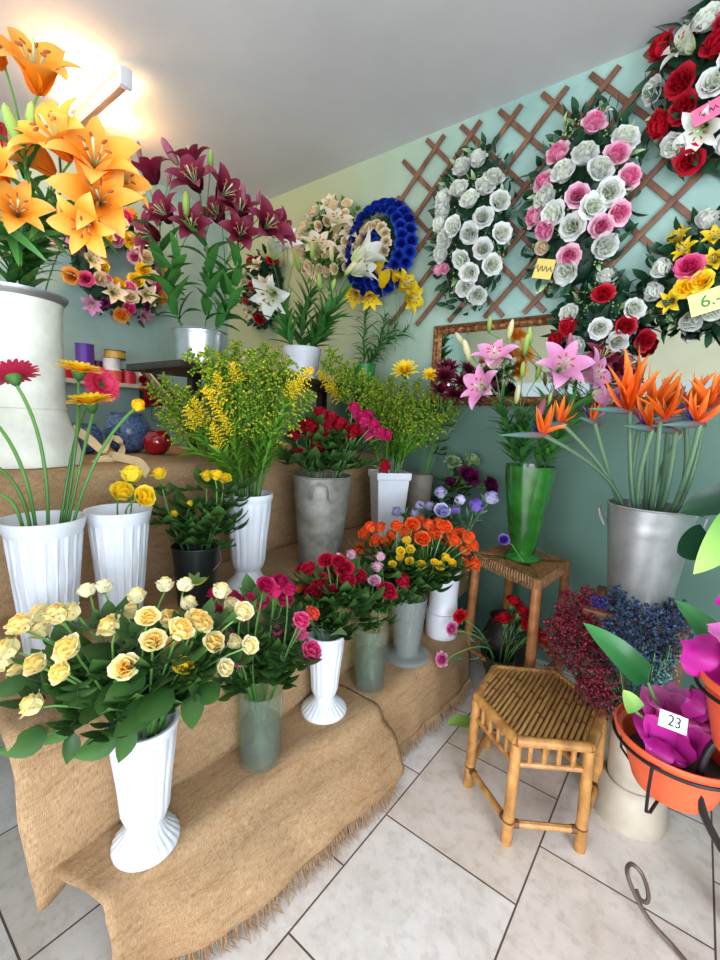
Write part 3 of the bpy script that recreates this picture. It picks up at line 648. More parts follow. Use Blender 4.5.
# square white vase
def sqv(x,y,zb,zr,rt,rb,ang,label):
    h=zr-zb; o=thing('square_vase',label,'vase',(x,y,zb)); mb=MB(); lv=[(rb,0),(rt*.92,h*.9),(rt*.92,h*.9),(rt,h*.905),(rt*1.02,h),(rt*.92,h),(rb*.9,.012)]
    for r,z in lv:
        for i in range(4): a=ang+PI/4+i*PI/2; mb.v.append((x+r*1.414*math.cos(a),y+r*1.414*math.sin(a),zb+z)); mb.t.append(.5)
    for k in range(len(lv)-1):
        for i in range(4): mb.f.append((k*4+i,k*4+(i+1)%4,k*4+4+(i+1)%4,k*4+4+i)); mb.mi.append(0)
    e=(len(lv)-1)*4; mb.f.append((e,e+1,e+2,e+3)); mb.f.append((3,2,1,0)); mb.mi+=[0,0]
    b=bp('body',mb,'white',o,smooth=False); bv=b.modifiers.new('b','BEVEL'); bv.width=.004; bv.segments=2; bv.limit_method='ANGLE'
    return Vase(x,y,zb+.02,zr,rt*.9,rb*.8)
VZ['sq']=sqv(-1.28,1.93,f2,.99,.092,.062,.9,'square white vase with orange-roses in front and goldenrod inside'.replace('orange-roses in front and goldenrod inside','goldenrod on the middle step'))
VZ['brown']=bucket(-1.25,2.20,f2,.96,.08,'brownpl','ribbed grey plastic bucket of burgundy chrysanthemums by the wall','plastic_bucket',.72,(),(.93,.86))
VZ['kale']=bucket(-1.02-.1,2.26,f2,.83,.06,'darkglass','small dark bucket behind the lisianthus holding cockscomb','plastic_bucket',.75,(),(.9,))
# white pail with a band and a wider lower half
def wpail(x,y,zb,zr):
    h=zr-zb; o=thing('white_pail','white plastic pail with a middle band holding lisianthus','pail',(x,y,zb)); r=.07
    bp('body',MB().merge(lathe(wall_([(r*1.0,0),(r*1.05,.006),(r*1.05,h*.34),(r*.95,h*.37),(r*.9,h*.6),(r*.98,h*.97),(r*1.03,h)],.003)[:-2]+[(r*.9,.01),(.001,.01)],48),T(x,y,zb)),'white',o)
    bp('band',tube([(x+r*1.02*math.cos(a),y+r*1.02*math.sin(a),zb+h*.36) for a in [2*PI*i/40 for i in range(40)]],.0035,6,closed=True),'white',o)
    return Vase(x,y,zb+.012,zr,r*.95,r*.7)
VZ['wp']=wpail(-.845,1.775,fl2-.002,.60)
# cream can
def can(x,y,zb,zr,r):
    h=zr-zb; o=thing('cream_can','big old cream enamel can of orange lilies on the top step','can',(x,y,zb))
    out=[(r*1.26,0),(r*1.28,.008),(r*1.2,h*.1),(r*1.06,h*.22),(r*.96,h*.3),(r*.93,h*.33),(r*.945,h*.335),(r*.945,h*.345),(r*.93,h*.35),(r*.93,h*.6),(r*.93,h*.8),(r*.96,h*.93),(r*1.0,h*.965)]
    bp('body',MB().merge(lathe(wall_(out,.006)[:-3]+[(r*.7,.02),(.001,.02)],64),T(x,y,zb)),'whiteenamel',o)
    bp('rim',MB().merge(lathe(wall_([(r*.99,h*.955),(r*1.05,h*.975),(r*1.09,h*.99),(r*1.09,h)],.006),64),T(x,y,zb)),'silver',o)
    bp('seam',tube([(x+r*.944*math.cos(a),y+r*.944*math.sin(a),zb+h*.34) for a in [2*PI*i/48 for i in range(48)]],.0025,5,closed=True),'whiteenamel',o)
    return Vase(x,y,zb+.03,zr,r*.95,r*.7)
VZ['can']=can(-1.83,.49,f3,1.615,.136)
VZ['silver']=bucket(-1.90,1.211,Z4,1.625,.118,'silver','silver pot of burgundy lilies on the plank shelf','metal_pot',.86,(),(.95,),'pot')
VZ['w4']=bucket(-1.90,1.876,Z4,1.65,.112,'white','white plastic pot of white lilies on the plank shelf','plastic_pot',.8,(),(.94,.9),'pot')
VZ['g4']=bucket(-1.72,2.25,Z4,1.60,.07,'greenpot','small green pot of yellow lilies at the far shelf end','plastic_pot',.82,(),(.93,),'pot')
# tall green vase
def gvase(x,y,zb,zr):
    h=zr-zb; o=thing('green_vase','tall bright green vase of pink lilies on the woven stool','vase',(x,y,zb)); r=.108
    out=[(r*.38,.02),(r*.46,.035),(r*.55,h*.16),(r*.68,h*.4),(r*.82,h*.65),(r*.93,h*.85),(r*.98,h)]
    bp('body',MB().merge(lathe(wall_(out,.004)[:-2]+[(r*.3,.04),(.001,.04)],64,lambda i,a:1+.02*math.sin(5*a+i*.9)*(i<7)),T(x,y,zb)),'greenpl',o)
    bp('foot',MB().merge(lathe([(r*.72,0),(r*.75,.008),(r*.66,.018),(r*.46,.024),(r*.38,.032)],48),T(x,y,zb)),'greenpl',o)
    return Vase(x,y,zb+.045,zr,r*.92,r*.4)

# ------------------------------------------------------------------ stools and stands
def hexstool():
    hz=.345; lx=[(-.496,1.36),(-.323,1.239),(-.150,1.355),(-.148,1.574),(-.330,1.69),(-.515,1.574)]; cx=sum(a for a,_ in lx)/6; cy=sum(b for _,b in lx)/6
    o=thing('bamboo_stool','hexagonal bamboo stool with slatted top on the tiled floor','stool',(cx,cy,0))
    tp=[V(cx+(a-cx)*1.0,cy+(b-cy)*1.0,0) for a,b in lx]; ft=[V(cx+(a-cx)*1.04,cy+(b-cy)*1.04,0) for a,b in lx]
    for a,b in zip(tp,ft):
        p=[b+(a-b)*t+V(0,0,(hz-.02)*t) for t in (0,.2,.24,.28,.62,.66,.7,1)]; r=[.0165,.0165,.0185,.0165,.016,.018,.016,.016]
        leg=bp('leg',tube(p,r,12),'bambooL',o); bp('node',tube([p[1]+V(0,0,.004),p[2]-V(0,0,.001),p[3]-V(0,0,.004)],[.0168,.0188,.0168],12,False),'node',leg)
    top=MB(); R=MB()
    for i in range(6):
        a,b=tp[i],tp[(i+1)%6]; n=V(-(b-a).y,(b-a).x,0).normalized()
        bp('rim',tube([a+V(0,0,hz-.012),a.lerp(b,.5)+V(0,0,hz-.012),b+V(0,0,hz-.012)],.0155,10),'bambooL',o)
        bp('rail',tube([a.lerp(b,.06)+V(0,0,hz-.085),a.lerp(b,.94)+V(0,0,hz-.085)],.009,8),'bambooL',o)
        for t in (.2,.4,.6,.8): bp('spindle',tube([a.lerp(b,t)+V(0,0,hz-.085),a.lerp(b,t)+V(0,0,hz-.02)],.0075,7),'bambooL',o)
        f0,f1=ft[i].lerp(tp[i],.2)+V(0,0,.066),ft[(i+1)%6].lerp(tp[(i+1)%6],.2)+V(0,0,.066)
        s=bp('stretcher',tube([f0,f0.lerp(f1,.5),f1],.0105,8),'bambooL',o)
        for e,g in ((f0,f1),(f1,f0)): bp('binding',tube([e.lerp(g,.07),e.lerp(g,.14)],.0125,8),'node',s)
    # strips run away from the viewer; clip each to the hexagon
    def span(x):
        ys=[]
        for i in range(6):
            a,b=tp[i],tp[(i+1)%6]
            if (a.x-x)*(b.x-x)<0: ys.append(a.y+(b.y-a.y)*(x-a.x)/(b.x-a.x))
        return (min(ys),max(ys)) if len(ys)>1 else None
    x0,x1=min(p.x for p in tp)+.012,max(p.x for p in tp)-.012; n=22; r=random.Random(3)
    for i in range(n):
        x=x0+(x1-x0)*(i+.5)/n; sp=span(x)
        if not sp or sp[1]-sp[0]<.04: continue
        a,b=sp[0]+.012,sp[1]-.012; cut=r.uniform(.25,.75)*(b-a)+a; w_=(x1-x0)/n*.42
        for y0_,y1_ in ((a,cut-.001),(cut+.001,b)):
            k=8; pts=[V(x+r.uniform(-.0006,.0006),y0_+(y1_-y0_)*q/k,hz-.005+.0005*math.sin(q*3+i)) for q in range(k+1)]; s=tube(pts,w_,8); top.merge(s)
        top.merge(tube([V(x,cut-.004,hz-.0045),V(x,cut+.004,hz-.0045)],w_*1.06,8),None,1)
    bp('seat',top,['bambooS','node'],o)
    un=MB(); un.add([tuple(p+V(0,0,hz-.016)) for p in tp],[tuple(range(6))]); bp('seat_backing',un,'node',o)
hexstool()
def wovenstool():
    z=.665; c=[V(-.765,1.90,0),V(-.43,1.735,0),V(-.40,2.10,0),V(-.70,2.23,0)]; cen=sum(c,V(0,0,0))/4
    o=thing('woven_stool','tall wooden stool with woven rush seat under the green vase','stool',cen)
    for p in c:
        q=cen+(p-cen)*1.04; pp=cen+(p-cen)*.93
        bp('leg',tube([q,q.lerp(pp,.5)+V(0,0,.3),pp+V(0,0,z-.004)],[.019,.021,.02],10),'stoolwood',o)
    for h in (.2,):
        for i in range(4):
            a,b=cen+(c[i]-cen)*1.0,cen+(c[(i+1)%4]-cen)*1.0; bp('stretcher',tube([a+V(0,0,h),b+V(0,0,h)],.010,8),'stoolwood',o)
    # woven seat: cords wound round the rails in four triangles
    s=MB()
    for i in range(4):
        a,b=c[i],c[(i+1)%4]; k=26
        for j in range(k):
            t=(j+.5)/k; e=a.lerp(b,t); inn=e.lerp(cen,1-abs(2*t-1)) if True else cen
            nrm=(e-cen).normalized()
            s.merge(tube([e+V(0,0,z-.05)-nrm*.004,e+nrm*.006+V(0,0,z-.03),e+nrm*.001+V(0,0,z-.006),inn+V(0,0,z-.010)],[.0052]*4,5,False))
    s.add([tuple(p+V(0,0,z-.014)) for p in c],[(0,1,2,3)]); bp('seat',s,'rattan',o)
    return z,cen
wz,wc=wovenstool()
VZ['gv']=gvase(-.575,1.985,wz-.002,1.085)
cp=thing('clay_pot','dark brown round pot in the shadow under the woven stool','pot',(-.66,2.12,0))
bp('body',MB().merge(lathe([(.06,0),(.09,.03),(.115,.12),(.112,.2),(.085,.27),(.075,.29),(.085,.31),(.076,.31),(.07,.28),(.09,.2),(.05,.02),(.001,.02)],36),T(-.66,2.12,0)),'darkwood',cp)
def plantstand():
    z=.60; o=thing('plant_stool','plain wooden stool under the zinc pail of orange strelitzia','stool',(-.11,1.90,0))
    bp('seat',box(-.27,.05,1.74,2.06,z-.03,z,.006),'wood',o)
    for x in (-.245,.025):
        for y in (1.77,2.03): bp('leg',box(x-.02,x+.02,y-.02,y+.02,0,z-.03,.003),'wood',o)
    for y in (1.77,2.03): bp('rail',box(-.23,.01,y-.01,y+.01,z-.09,z-.031),'wood',o)
    return z
pz=plantstand()
VZ['str']=bucket(-.112,1.90,pz,.985,.139,'zinc','tall zinc pail of orange strelitzia at the green wall',rb=.72,ears=(.35,PI+.1),bands=(.80,))
VZ['stat']=bucket(-.045,1.60,0,.36,.085,'beigepot','stone coloured pot on the floor holding dried statice','plastic_pot',.8,(),(.96,),'pot')
o_=[o for o in COL.objects if o.get('label','').startswith('stone coloured')][0]
bp('base',MB().merge(lathe([(.105,0),(.108,.01),(.098,.10),(.088,.125),(.078,.13)],48),T(-.045,1.60,0)),'beigepot',o_)
VZ['carn']=glassv(-.575,1.81,0,.26,.06,.05,'dark glass vase of red carnations behind the bamboo stool','darkglass')

# ------------------------------------------------------------------ bouquets
def ax(r,u,c): return RT*r+V(0,0,u)-fw*c
r=random.Random(11)
def bunch(vase,L,col,sc,look,place,group,cat='rose',name='rose',rng=r,jd=.08,**k):
    d0=depth((vase.x,vase.y,vase.zr))
    for e in L:
        px,py=e[0],e[1]; dd=e[2] if len(e)>2 and e[2] is not None else rng.uniform(-jd,jd); s=e[3] if len(e)>3 else sc*rng.uniform(.9,1.12)
        rose(vase,CL(AD(px,py,d0+dd)),col,s,look,place,group,rng,cat=cat,name=name,**k)
def cr(L,x0,y0,s): return [(x0+a[0]/s,y0+a[1]/s)+tuple(a[2:]) for a in L]
front=cr([(125,210),(215,155),(35,260),(205,258,-.1),(110,305,-.1),(182,325,-.12),(60,335),(105,420,-.1),(128,160),(172,165),(65,195),(255,95,.1),(300,85,.1),(395,112),(380,158),(425,172,-.06),(322,198,-.05),(440,240,-.1),(515,210,-.08),(485,180),(500,255),(578,185),(610,243),(362,312,-.12),(475,80,.1),(530,80,.1),(538,132,.08),(633,97,.06),(660,135),(695,155),(668,240),(642,315),(712,250),(20,300),(560,180)],0,560,2.88)
cream=[front[i] for i in (11,12,13,24,25,26,27,28,29,30,31,32)]; warm=[f for f in front if f not in cream]
bunch(VZ['front'],warm,'p_yellow',.80,'pale yellow rose with apricot heart','in front white vase','yellow roses in the front vase',nl=4,lsc=1.0,jd=.08)
bunch(VZ['front'],cream,'p_cream',.70,'creamy yellow rose','in front white vase','yellow roses in the front vase',nl=3,lsc=1.0,op=.7)
bunch(VZ['front'],[(182,667,-.05)],'p_gold',.72,'small deep yellow rose','low among the cream roses of the front vase','yellow roses in the front vase',nl=2)
# the big drooping leaves of the front vase
vf=[o for o in COL.objects if o.get('group')=='yellow roses in the front vase']
for (px,py,dd,s,dr) in ((25,746,-.07,1.5,ax(-1,-.5,.2)),(62,733,-.07,1.15,ax(-.5,-.8,.3)),(73,749,-.07,1.0,ax(.1,-1,.2)),(97,749,-.09,1.45,ax(-.9,-.6,.3)),(127,747,-.1,1.1,ax(0,-1,.4)),(123,694,-.12,1.5,ax(-.4,-.5,.6)),(135,723,-.12,1.7,ax(-.4,-.7,.6)),(153,713,-.12,1.6,ax(-.3,-.6,.7)),(194,714,-.06,1.3,ax(.3,-.9,.4)),(200,690,-.06,1.15,ax(.3,.5,.6)),(215,697,-.05,1.3,ax(.8,-.3,.4)),(92,659,-.06,1.7,ax(-.4,-.1,.8)),(82,702,-.08,1.7,ax(-.5,-.4,.8)),(97,718,-.1,1.7,ax(.3,-.5,.8)),(146,671,-.1,1.5,ax(.3,.5,.8)),(165,690,-.1,1.4,ax(.5,-.2,.8)),(112,706,-.12,1.6,ax(.2,-.6,.7)),(8,690,-.05,1.2,ax(-.8,-.5,.4)),(178,672,-.06,1.4,ax(.6,.1,.7)),(105,675,-.09,1.6,ax(.2,.3,.8))):
    p=AD(px,py,.95+dd); best=min(vf,key=lambda o:(Vector(o.location)-p).length+r.random()*.04); d=Vector(dr).normalized(); d0=p-d*.085*s
    z=(V(0,0,1)*.6-fw*.7); y_=z.cross(d).normalized(); z=d.cross(y_)
    part('leaf',rleaf_me(9,'leaf',False),best,Matrix(((d.x,y_.x,z.x,d0.x),(d.y,y_.y,z.y,d0.y),(d.z,y_.z,z.z,d0.z),(0,0,0,1)))@S(s*1.0))
mag=cr([(170,345),(228,350),(255,395),(80,415),(45,520),(230,315),(140,225),(200,235),(165,240),(60,260),(100,265),(20,290),(130,270),(190,260),(75,300),(110,240),(50,360),(180,215),(95,330),(15,245)],210,500,2.571)
bunch(VZ['g1'],mag[:6],'p_hot',.88,'hot pink rose','in clear glass vase','pink roses in the glass vase',nl=5,lsc=.95)
bunch(VZ['g1'],mag[6:],'p_magenta',.84,'crimson magenta rose','in clear glass vase','pink roses in the glass vase',nl=3,lsc=.95,op=.75)
bunch(VZ['g1'],[(310,615,.0)],'p_coral',.72,'coral rose','at the edge of the magenta bunch','pink roses in the glass vase',nl=2)
cri=cr([(255,185),(300,180),(345,180),(270,245),(312,243),(330,165),(285,210),(240,185),(380,200),(262,215),(325,205),(350,210),(300,160)],210,500,2.571)
bunch(VZ['flut'],cri,'p_crimson',.9,'crimson rose','in small footed vase','crimson roses in the small footed vase',nl=4,lsc=1.15,lo=.08)
bunch(VZ['flut'],[(300,590,-.02)],'p_orange',.68,'small orange red rose','left of the crimson bunch','crimson roses in the small footed vase',nl=2)
bunch(VZ['flut'],[(350,556,.05),(338,559,.05)],'p_blush',.62,'pale pink rose','above the crimson bunch','crimson roses in the small footed vase',nl=2)
bunch(VZ['g2'],cr([(452,240,-.08,1.15),(490,212,-.02,1.0),(380,200,.05,.8)],210,500,2.571),'p_crimson',1,'large crimson rose','in plain glass cylinder','mixed roses in the glass cylinder',nl=6,lsc=1.2,lo=.1)
bunch(VZ['g2'],cr([(422,212,-.06,.8),(438,150,.02,.7),(430,178,.0,.8)],210,500,2.571),'p_blush',.8,'pink and white rose','in plain glass cylinder','mixed roses in the glass cylinder',nl=4,op=.7,lsc=1.2,lo=.1)
bunch(VZ['g2'],cr([(375,262,-.08,.9)],210,500,2.571),'p_coral',.9,'coral red rose','low in the plain glass cylinder','mixed roses in the glass cylinder',nl=3)
ora=cr([(385,130),(430,110),(470,95),(530,90),(560,70),(600,75),(640,90),(670,120),(590,105),(625,110),(650,130),(400,90),(440,75),(480,72),(520,68),(545,105),(575,90),(610,125),(660,100),(455,115),(500,85),(415,75),(650,168),(675,168),(585,65),(618,92),(540,60),(395,128)],210,500,2.571)
bunch(VZ['pail'],ora,'p_orange',.98,'bright orange rose','in clear plastic bucket','orange and yellow spray roses',nl=3,lsc=1.15,lo=.3)
bunch(VZ['pail'],[(a,b,-.13) for a,b in cr([(490,135),(515,130),(512,158),(470,168),(542,170),(577,165),(603,150),(620,165),(505,108),(490,150),(590,172)],210,500,2.571)],'p_mini',.62,'small yellow rose','in clear plastic bucket','orange and yellow spray roses',nl=5,lsc=1.15,op=.7,lo=.3)
dr=cr([(300,290),(345,340),(385,345),(295,390),(240,410),(270,320),(320,320),(485,440),(330,300),(360,320),(310,350),(400,340),(280,345),(255,330),(225,350),(345,310)],220,320,3)
bunch(VZ['bucket'],dr,'p_dred',1.15,'dark red rose','in worn zinc bucket','dark red roses in the zinc bucket',nl=4,lsc=1.4,lo=.1)
bunch(VZ['bucket'],cr([(400,270),(440,290),(430,310),(455,320),(440,350),(470,340),(490,350),(415,295),(420,330)],220,320,3),'p_magenta',1.05,'magenta rose','in worn zinc bucket','dark red roses in the zinc bucket',nl=1,lsc=1.1,op=.8)
bunch(VZ['yel'],[(131,478,.02,1.1),(121,494,-.03,1.1),(142,498,-.04,1.1)],'p_gold',1.1,'fat bright yellow rose','in second fluted vase','bright yellow roses',nl=0,op=.65)
bunch(VZ['black'],[(160,476,.0,.85),(207,478,.03,.8),(216,477,.0,.75),(224,480,.02,.75)],'p_gold',.8,'small bright yellow rose','above black bucket','yellow roses in the black bucket',nl=9,lsc=1.1,lo=.05)
bunch(VZ['black'],[(190,505,.03,.5),(175,515,0,.5),(215,515,.0,.5)],'p_gold',.5,'barely open yellow rose','in leaves of black bucket','yellow roses in the black bucket',nl=9,lsc=1.2,lo=.05,op=.4)
# lisianthus
bunch(VZ['wp'],[(442,513,-.08,1.25),(441,495,.02,1.1)],'p_lilac',.8,'pale lilac lisianthus','in banded white pail','lisianthus in the white pail','lisianthus','lisianthus',nl=0,op=.8)
bunch(VZ['wp'],[(475,508,0,1.3),(455,512,.03,.9)],'p_purple',1,'deep purple lisianthus','in banded white pail','lisianthus in the white pail','lisianthus','lisianthus',nl=0,op=.6)
bunch(VZ['wp'],[(460,502,.05,1.0),(490,500,.0,1.25),(421,507,.05,.9),(398,513,0,.95),(430,508,.03,.9),(415,515,0,.8)],'p_lilac',.7,'small violet lisianthus','in banded white pail','lisianthus in the white pail','lisianthus','lisianthus',nl=0,op=.5)
for o in [o for o in COL.objects if o.name.startswith('lisianthus')]:
    rr=random.Random(o.name); st=[c for c in o.children if c.name.startswith('stem')][0]; h=[c for c in o.children if c.name.startswith('bloom')][0]; hp=WM[h].translation; b=V(VZ['wp'].x,VZ['wp'].y,VZ['wp'].zr); f=MB()
    for k in range(34):
        u=rr.uniform(.1,.96); p=b.lerp(hp,u)+V(0,0,.03*math.sin(u*PI)); f.merge(leafy(.06,.014,20,70,1,.2,4,1,'lance',0,rr),T(p)@frame((hp-b)*.5+V(rr.uniform(-.3,.3),rr.uniform(-.3,.3),.3))@RZ(rr.random()*6))
    bp('foliage',f,'leafg',o)
lo=thing('fallen_lisianthus','single violet lisianthus lying against the foot of the green vase','lisianthus',AD(503,548,1.86))
p=AD(503,540,1.86); part('bloom',rose_me('p_purple',1,.6),lo,T(p)@frame(ax(0,.3,1))@S(.9)); bp('stem',tube([p-ax(0,.3,1).normalized()*.01,p+V(.03,.03,-.02),V(p.x+.07,p.y+.08,wz+.008)],.002,5),'stem',lo)
# burgundy and yellow chrysanthemums
bunch(VZ['brown'],[(445,378,-.32),(462,384,-.35),(478,382,-.3),(455,396,-.35),(472,397,-.33),(488,390,-.3),(440,392,-.3),(447,370,-.25),(466,372,-.22)],'p_wine',2.3,'dark burgundy chrysanthemum','in grey plastic bucket','chrysanthemums by the wall','chrysanthemum','chrysanthemum',kind='mum',nl=1)
bunch(VZ['brown'],[(405,372,-.4,2.3),(430,376,-.3,1.5)],'p_mini',1.6,'yellow chrysanthemum','in grey plastic bucket','chrysanthemums by the wall','chrysanthemum','chrysanthemum',kind='mum',nl=1)
bunch(VZ['kale'],[(465,480,-.06,2.5),(486,487,-.02,1.9),(449,486,-.03,1.6)],'p_kale',1.6,'purple ruffled cockscomb','behind the lisianthus','cockscombs behind the lisianthus','cockscomb','cockscomb',kind='carn',nl=2,lsc=1.3)
bunch(VZ['kale'],[(452,466,-.02,1.8),(470,463,.0,1.6)],'filler',1.2,'lime green ruffled cockscomb','behind the lisianthus','cockscombs behind the lisianthus','cockscomb','cockscomb',kind='carn',nl=2,lsc=1.3)
# carnations
bunch(VZ['carn'],[(462,618,-.03,1.15),(505,624,.03,1.55),(519,615,.06,1.55),(522,628,.0,1.55),(531,634,-.02,1.55),(512,606,.1,1.55),(537,640,.0,1.55)],'c_red',1.45,'scarlet carnation','behind bamboo stool','carnations behind the bamboo stool','carnation','carnation',kind='carn',nl=0)
bunch(VZ['carn'],[(455,630,-.05,1.1),(444,660,-.1,1.1)],'c_pink',1.2,'pink white-edged carnation','at burlap edge','carnations behind the bamboo stool','carnation','carnation',kind='carn',nl=0)
for o in [o for o in COL.objects if o.name.startswith('carnation') and o.type=='EMPTY']:
    rr=random.Random(o.name); h=[c for c in o.children if c.name.startswith('bloom')][0]; hp=WM[h].translation; b=V(VZ['carn'].x,VZ['carn'].y,VZ['carn'].zr); f=MB()
    for k in range(9):
        p=b.lerp(hp,rr.uniform(.2,.95)); f.merge(leafy(.075,.006,15,100,1,.1,6,1,'lance',0,rr),T(p)@frame(hp-b)@RZ(rr.random()*6))
    bp('foliage',f,'leafg',o)
# goldenrod
def grod(vase,L,col,look,place,group,sc,rng=r,jd=.1,nf=34):
    d0=depth((vase.x,vase.y,vase.zr))
    for e in L:
        tip=CL(AD(e[0],e[1],d0+(e[2] if len(e)>2 else rng.uniform(-jd,jd))),.08); s=sc*rng.uniform(.85,1.15)*(e[3] if len(e)>3 else 1)
        out=V(tip.x-vase.x,tip.y-vase.y,0); axis=(out*2.6+V(0,0,.8)+V(rng.uniform(-.2,.2),rng.uniform(-.2,.2),0)).normalized(); b=tip-axis*.24*s
        if b.z<vase.zr+.05: b.z=vase.zr+.05
        pts=vase.path(b,rng,.6,.5); o=thing('goldenrod',look,'goldenrod',pts[0],group)
        bp('stem',tube(pts,.0026,5),'stem',o); k=rng.randrange(3)
        part('plume',pm(('plume',col,k),lambda:plume_mb(k+5,.24,30,.075,.0054,.3,10,.42 if col=='gr' else .8),[col,'leafy']),o,T(b)@frame(axis)@RZ(rng.random()*6)@S(s))
        f=MB(); n=nf
        for q in range(n):
            u=.3+.7*q/n; i=2+(len(pts)-3)*u; a=min(int(i),len(pts)-2); pp=pts[a].lerp(pts[a+1],i-a); f.merge(leafy(.075*rng.uniform(.6,1.2),.012,25*rng.uniform(.6,1.4),75,1,.15,4,1,'lance',0,rng),T(pp)@frame(tang(pts,a))@RZ(q*2.4+rng.random()))
        bp('foliage',f,'leafy',o); reg(o,tip,look,place,'goldenrod')
G1='goldenrod in the footed white vase'
grod(VZ['foot'],[(148,385,.0,.9),(163,378),(170,405),(188,352),(205,348),(222,352),(236,343),(250,350),(264,343),(277,352),(290,360),(303,368),(180,388),(200,385),(228,385),(250,392),(272,398),(292,395),(160,412,.0,.8),(240,368),(262,372),(210,368),(312,392)],'gr','greenish goldenrod spray','in tall footed vase',G1,.95)
grod(VZ['foot'],[(193,398,-.12,.6),(205,388,-.14,.7),(216,372,-.1,.6),(186,406,-.14,.6),(300,378,-.1,.6),(222,416,-.16,.55),(232,362,-.1,.55),(312,368,-.1,.6),(212,424,-.16,.5)],'grl','bright yellow goldenrod spray','in tall footed vase',G1,.8)
grod(VZ['sq'],[(328,350,.0),(345,368),(360,372),(375,378),(390,376),(405,382),(420,380),(437,388),(452,396),(430,402),(412,398),(396,396),(380,392),(366,390),(445,412),(340,388,-.1),(322,362,0),(458,408)],'gr','greenish goldenrod spray','in square white vase','goldenrod in the square vase',1.1)
grod(VZ['sq'],[(318,372,-.1,.7),(326,384,-.1,.7)],'grl','bright yellow goldenrod spray','in square white vase','goldenrod in the square vase',1.0)
# gerberas
def gerbera(vase,mouth,head,axis,col,R,label,bud=False):
    o=thing('gerbera',label,'gerbera',(vase.x,vase.y,vase.zb),'gerberas in the wide fluted vase'); m=Vector(mouth); h=Vector(head); axis=Vector(axis).normalized()
    p0=V(vase.x+(vase.x-m.x)*.3,vase.y+(vase.y-m.y)*.3,vase.zb+.01); c=m+(m-p0).normalized()*(h-m).length*.6; hb=h-axis*.02*R/.05; pts=[p0]+[m*(1-u)**2+c*2*u*(1-u)+hb*u*u for u in [i/10 for i in range(11)]]
    bp('stem',tube(pts,.0042,8),'stem',o)
    if bud: part('bud',pm(('gerbera_bud',col),lambda:bud_mb(3,.022),col),o,T(hb)@frame(axis)); return
    X=T(h)@frame(axis)@S(R/.05); part('bloom',pm(('gerbera_bloom',col),lambda:gerb_mb(4),col),o,X); part('eye',pm(('eye',col),gerbeye_mb,'anthery' if col=='g_yellow' else 'calyx'),o,X); part('calyx',pm('calyx',gcalyx_mb,'calyx'),o,X)
vg=VZ['gerb']
gerbera(vg,AD(48,514,1.10),AD(14,378,1.08),ax(-.35,.75,-.15),'g_red',.057,'raspberry red gerbera leaning over the wide fluted vase')
gerbera(vg,AD(66,514,1.12),AD(79,373,1.2),ax(.18,1,.12),'g_yellow',.058,'upper yellow gerbera seen from the side by the cream can')
gerbera(vg,AD(70,514,1.12),AD(91,405,1.16),ax(-.05,1,.22),'g_yellow',.058,'lower yellow gerbera seen from the side above the fluted vase')
gerbera(vg,AD(62,514,1.12),AD(100,385,1.32),ax(.8,.2,.45),'g_red',.055,'red gerbera half hidden behind the two yellow gerberas')
gerbera(vg,AD(76,514,1.12),AD(139,404,1.22),ax(.6,.8,0),'g_yellow',.03,'closed gerbera bud on a long stalk leaning over the ribbon',True)
gerbera(vg,AD(34,516,1.06),AD(-16,415,1.05),ax(-.6,.5,.3),'g_red',.055,'highest of three bare gerbera stalks leaning out of the wide fluted vase')
gerbera(vg,AD(28,517,1.04),AD(-24,455,1.02),ax(-.7,.5,.2),'g_yellow',.055,'middle of three bare gerbera stalks leaning out of the wide fluted vase')
gerbera(vg,AD(20,518,1.06),AD(-20,490,1.05),ax(-.8,.4,.2),'g_red',.055,'lowest of three bare gerbera stalks leaning out of the wide fluted vase')

# ------------------------------------------------------------------ lilies
def LL(vase,top,blooms,buds,d,col,bc,look,place,group,rng,**k):
    # pixel lists to world; d is the depth of the stem top
    B=[(CL(AD(b[0],b[1],d+b[2])),b[3],b[4])+tuple(b[5:]) for b in blooms]; U=[(CL(AD(b[0],b[1],d+b[2]),.05),b[3],b[4]) for b in buds]
    return lily(vase,CL(AD(top[0],top[1],d),.08),B,U,col,bc,look,place,group,rng,**k)
g='orange lilies in the cream can'; c=VZ['can']
kw=dict(nleaf=26,ll=.15,lw=.026,tr=.0045,lbend=90)
LL(c,(24,140),[(5,68,0,ax(-.4,.3,1),1.15),(38,95,.02,ax(.35,.55,.6),1.15)],[(22,150,-.02,ax(-.3,1,.1),1.2),(30,140,0,ax(.2,1,.1),1.0)],1.15,'l_orange','bud_green','tallest orange lily stem','rising above the cream can',g,r,**kw)
LL(c,(50,200),[(72,160,-.02,ax(-.2,.4,1),1.1),(95,178,0,ax(.5,.3,.8),1.15),(55,175,.06,ax(-.6,.5,.4),.9)],[(60,225,0,ax(.1,1,.1),.7)],1.2,'l_orange','bud_orange','broad orange lily stem','beside the tube light over cream can',g,r,**kw)
LL(c,(75,215),[(100,205,0,ax(.5,-.2,.9),1.1),(112,190,.06,ax(.8,.2,.5),.9),(92,222,-.02,ax(.1,-.6,.8),.85)],[(118,205,0,ax(1,.35,.1),1.0),(112,172,.04,ax(.5,.9,0),.7)],1.25,'l_orange','bud_orange','orange lily stem with apricot bud','leaning right out of cream can',g,r,**kw)
LL(c,(5,225),[(4,190,0,ax(.1,.4,1),1.0),(18,218,.03,ax(.6,.1,.8),.8)],[(-6,160,0,ax(-.2,1,0),1)],1.15,'l_orange','bud_orange','low orange lily stem','at the red panel over cream can',g,r,**kw)
LL(c,(32,245),[(28,232,.05,ax(.3,.3,.8),.75),(46,225,.1,ax(.5,.6,.5),.7)],[],1.35,'l_orange','bud_orange','small orange lily stem','deep among leaves of cream can',g,r,**kw)
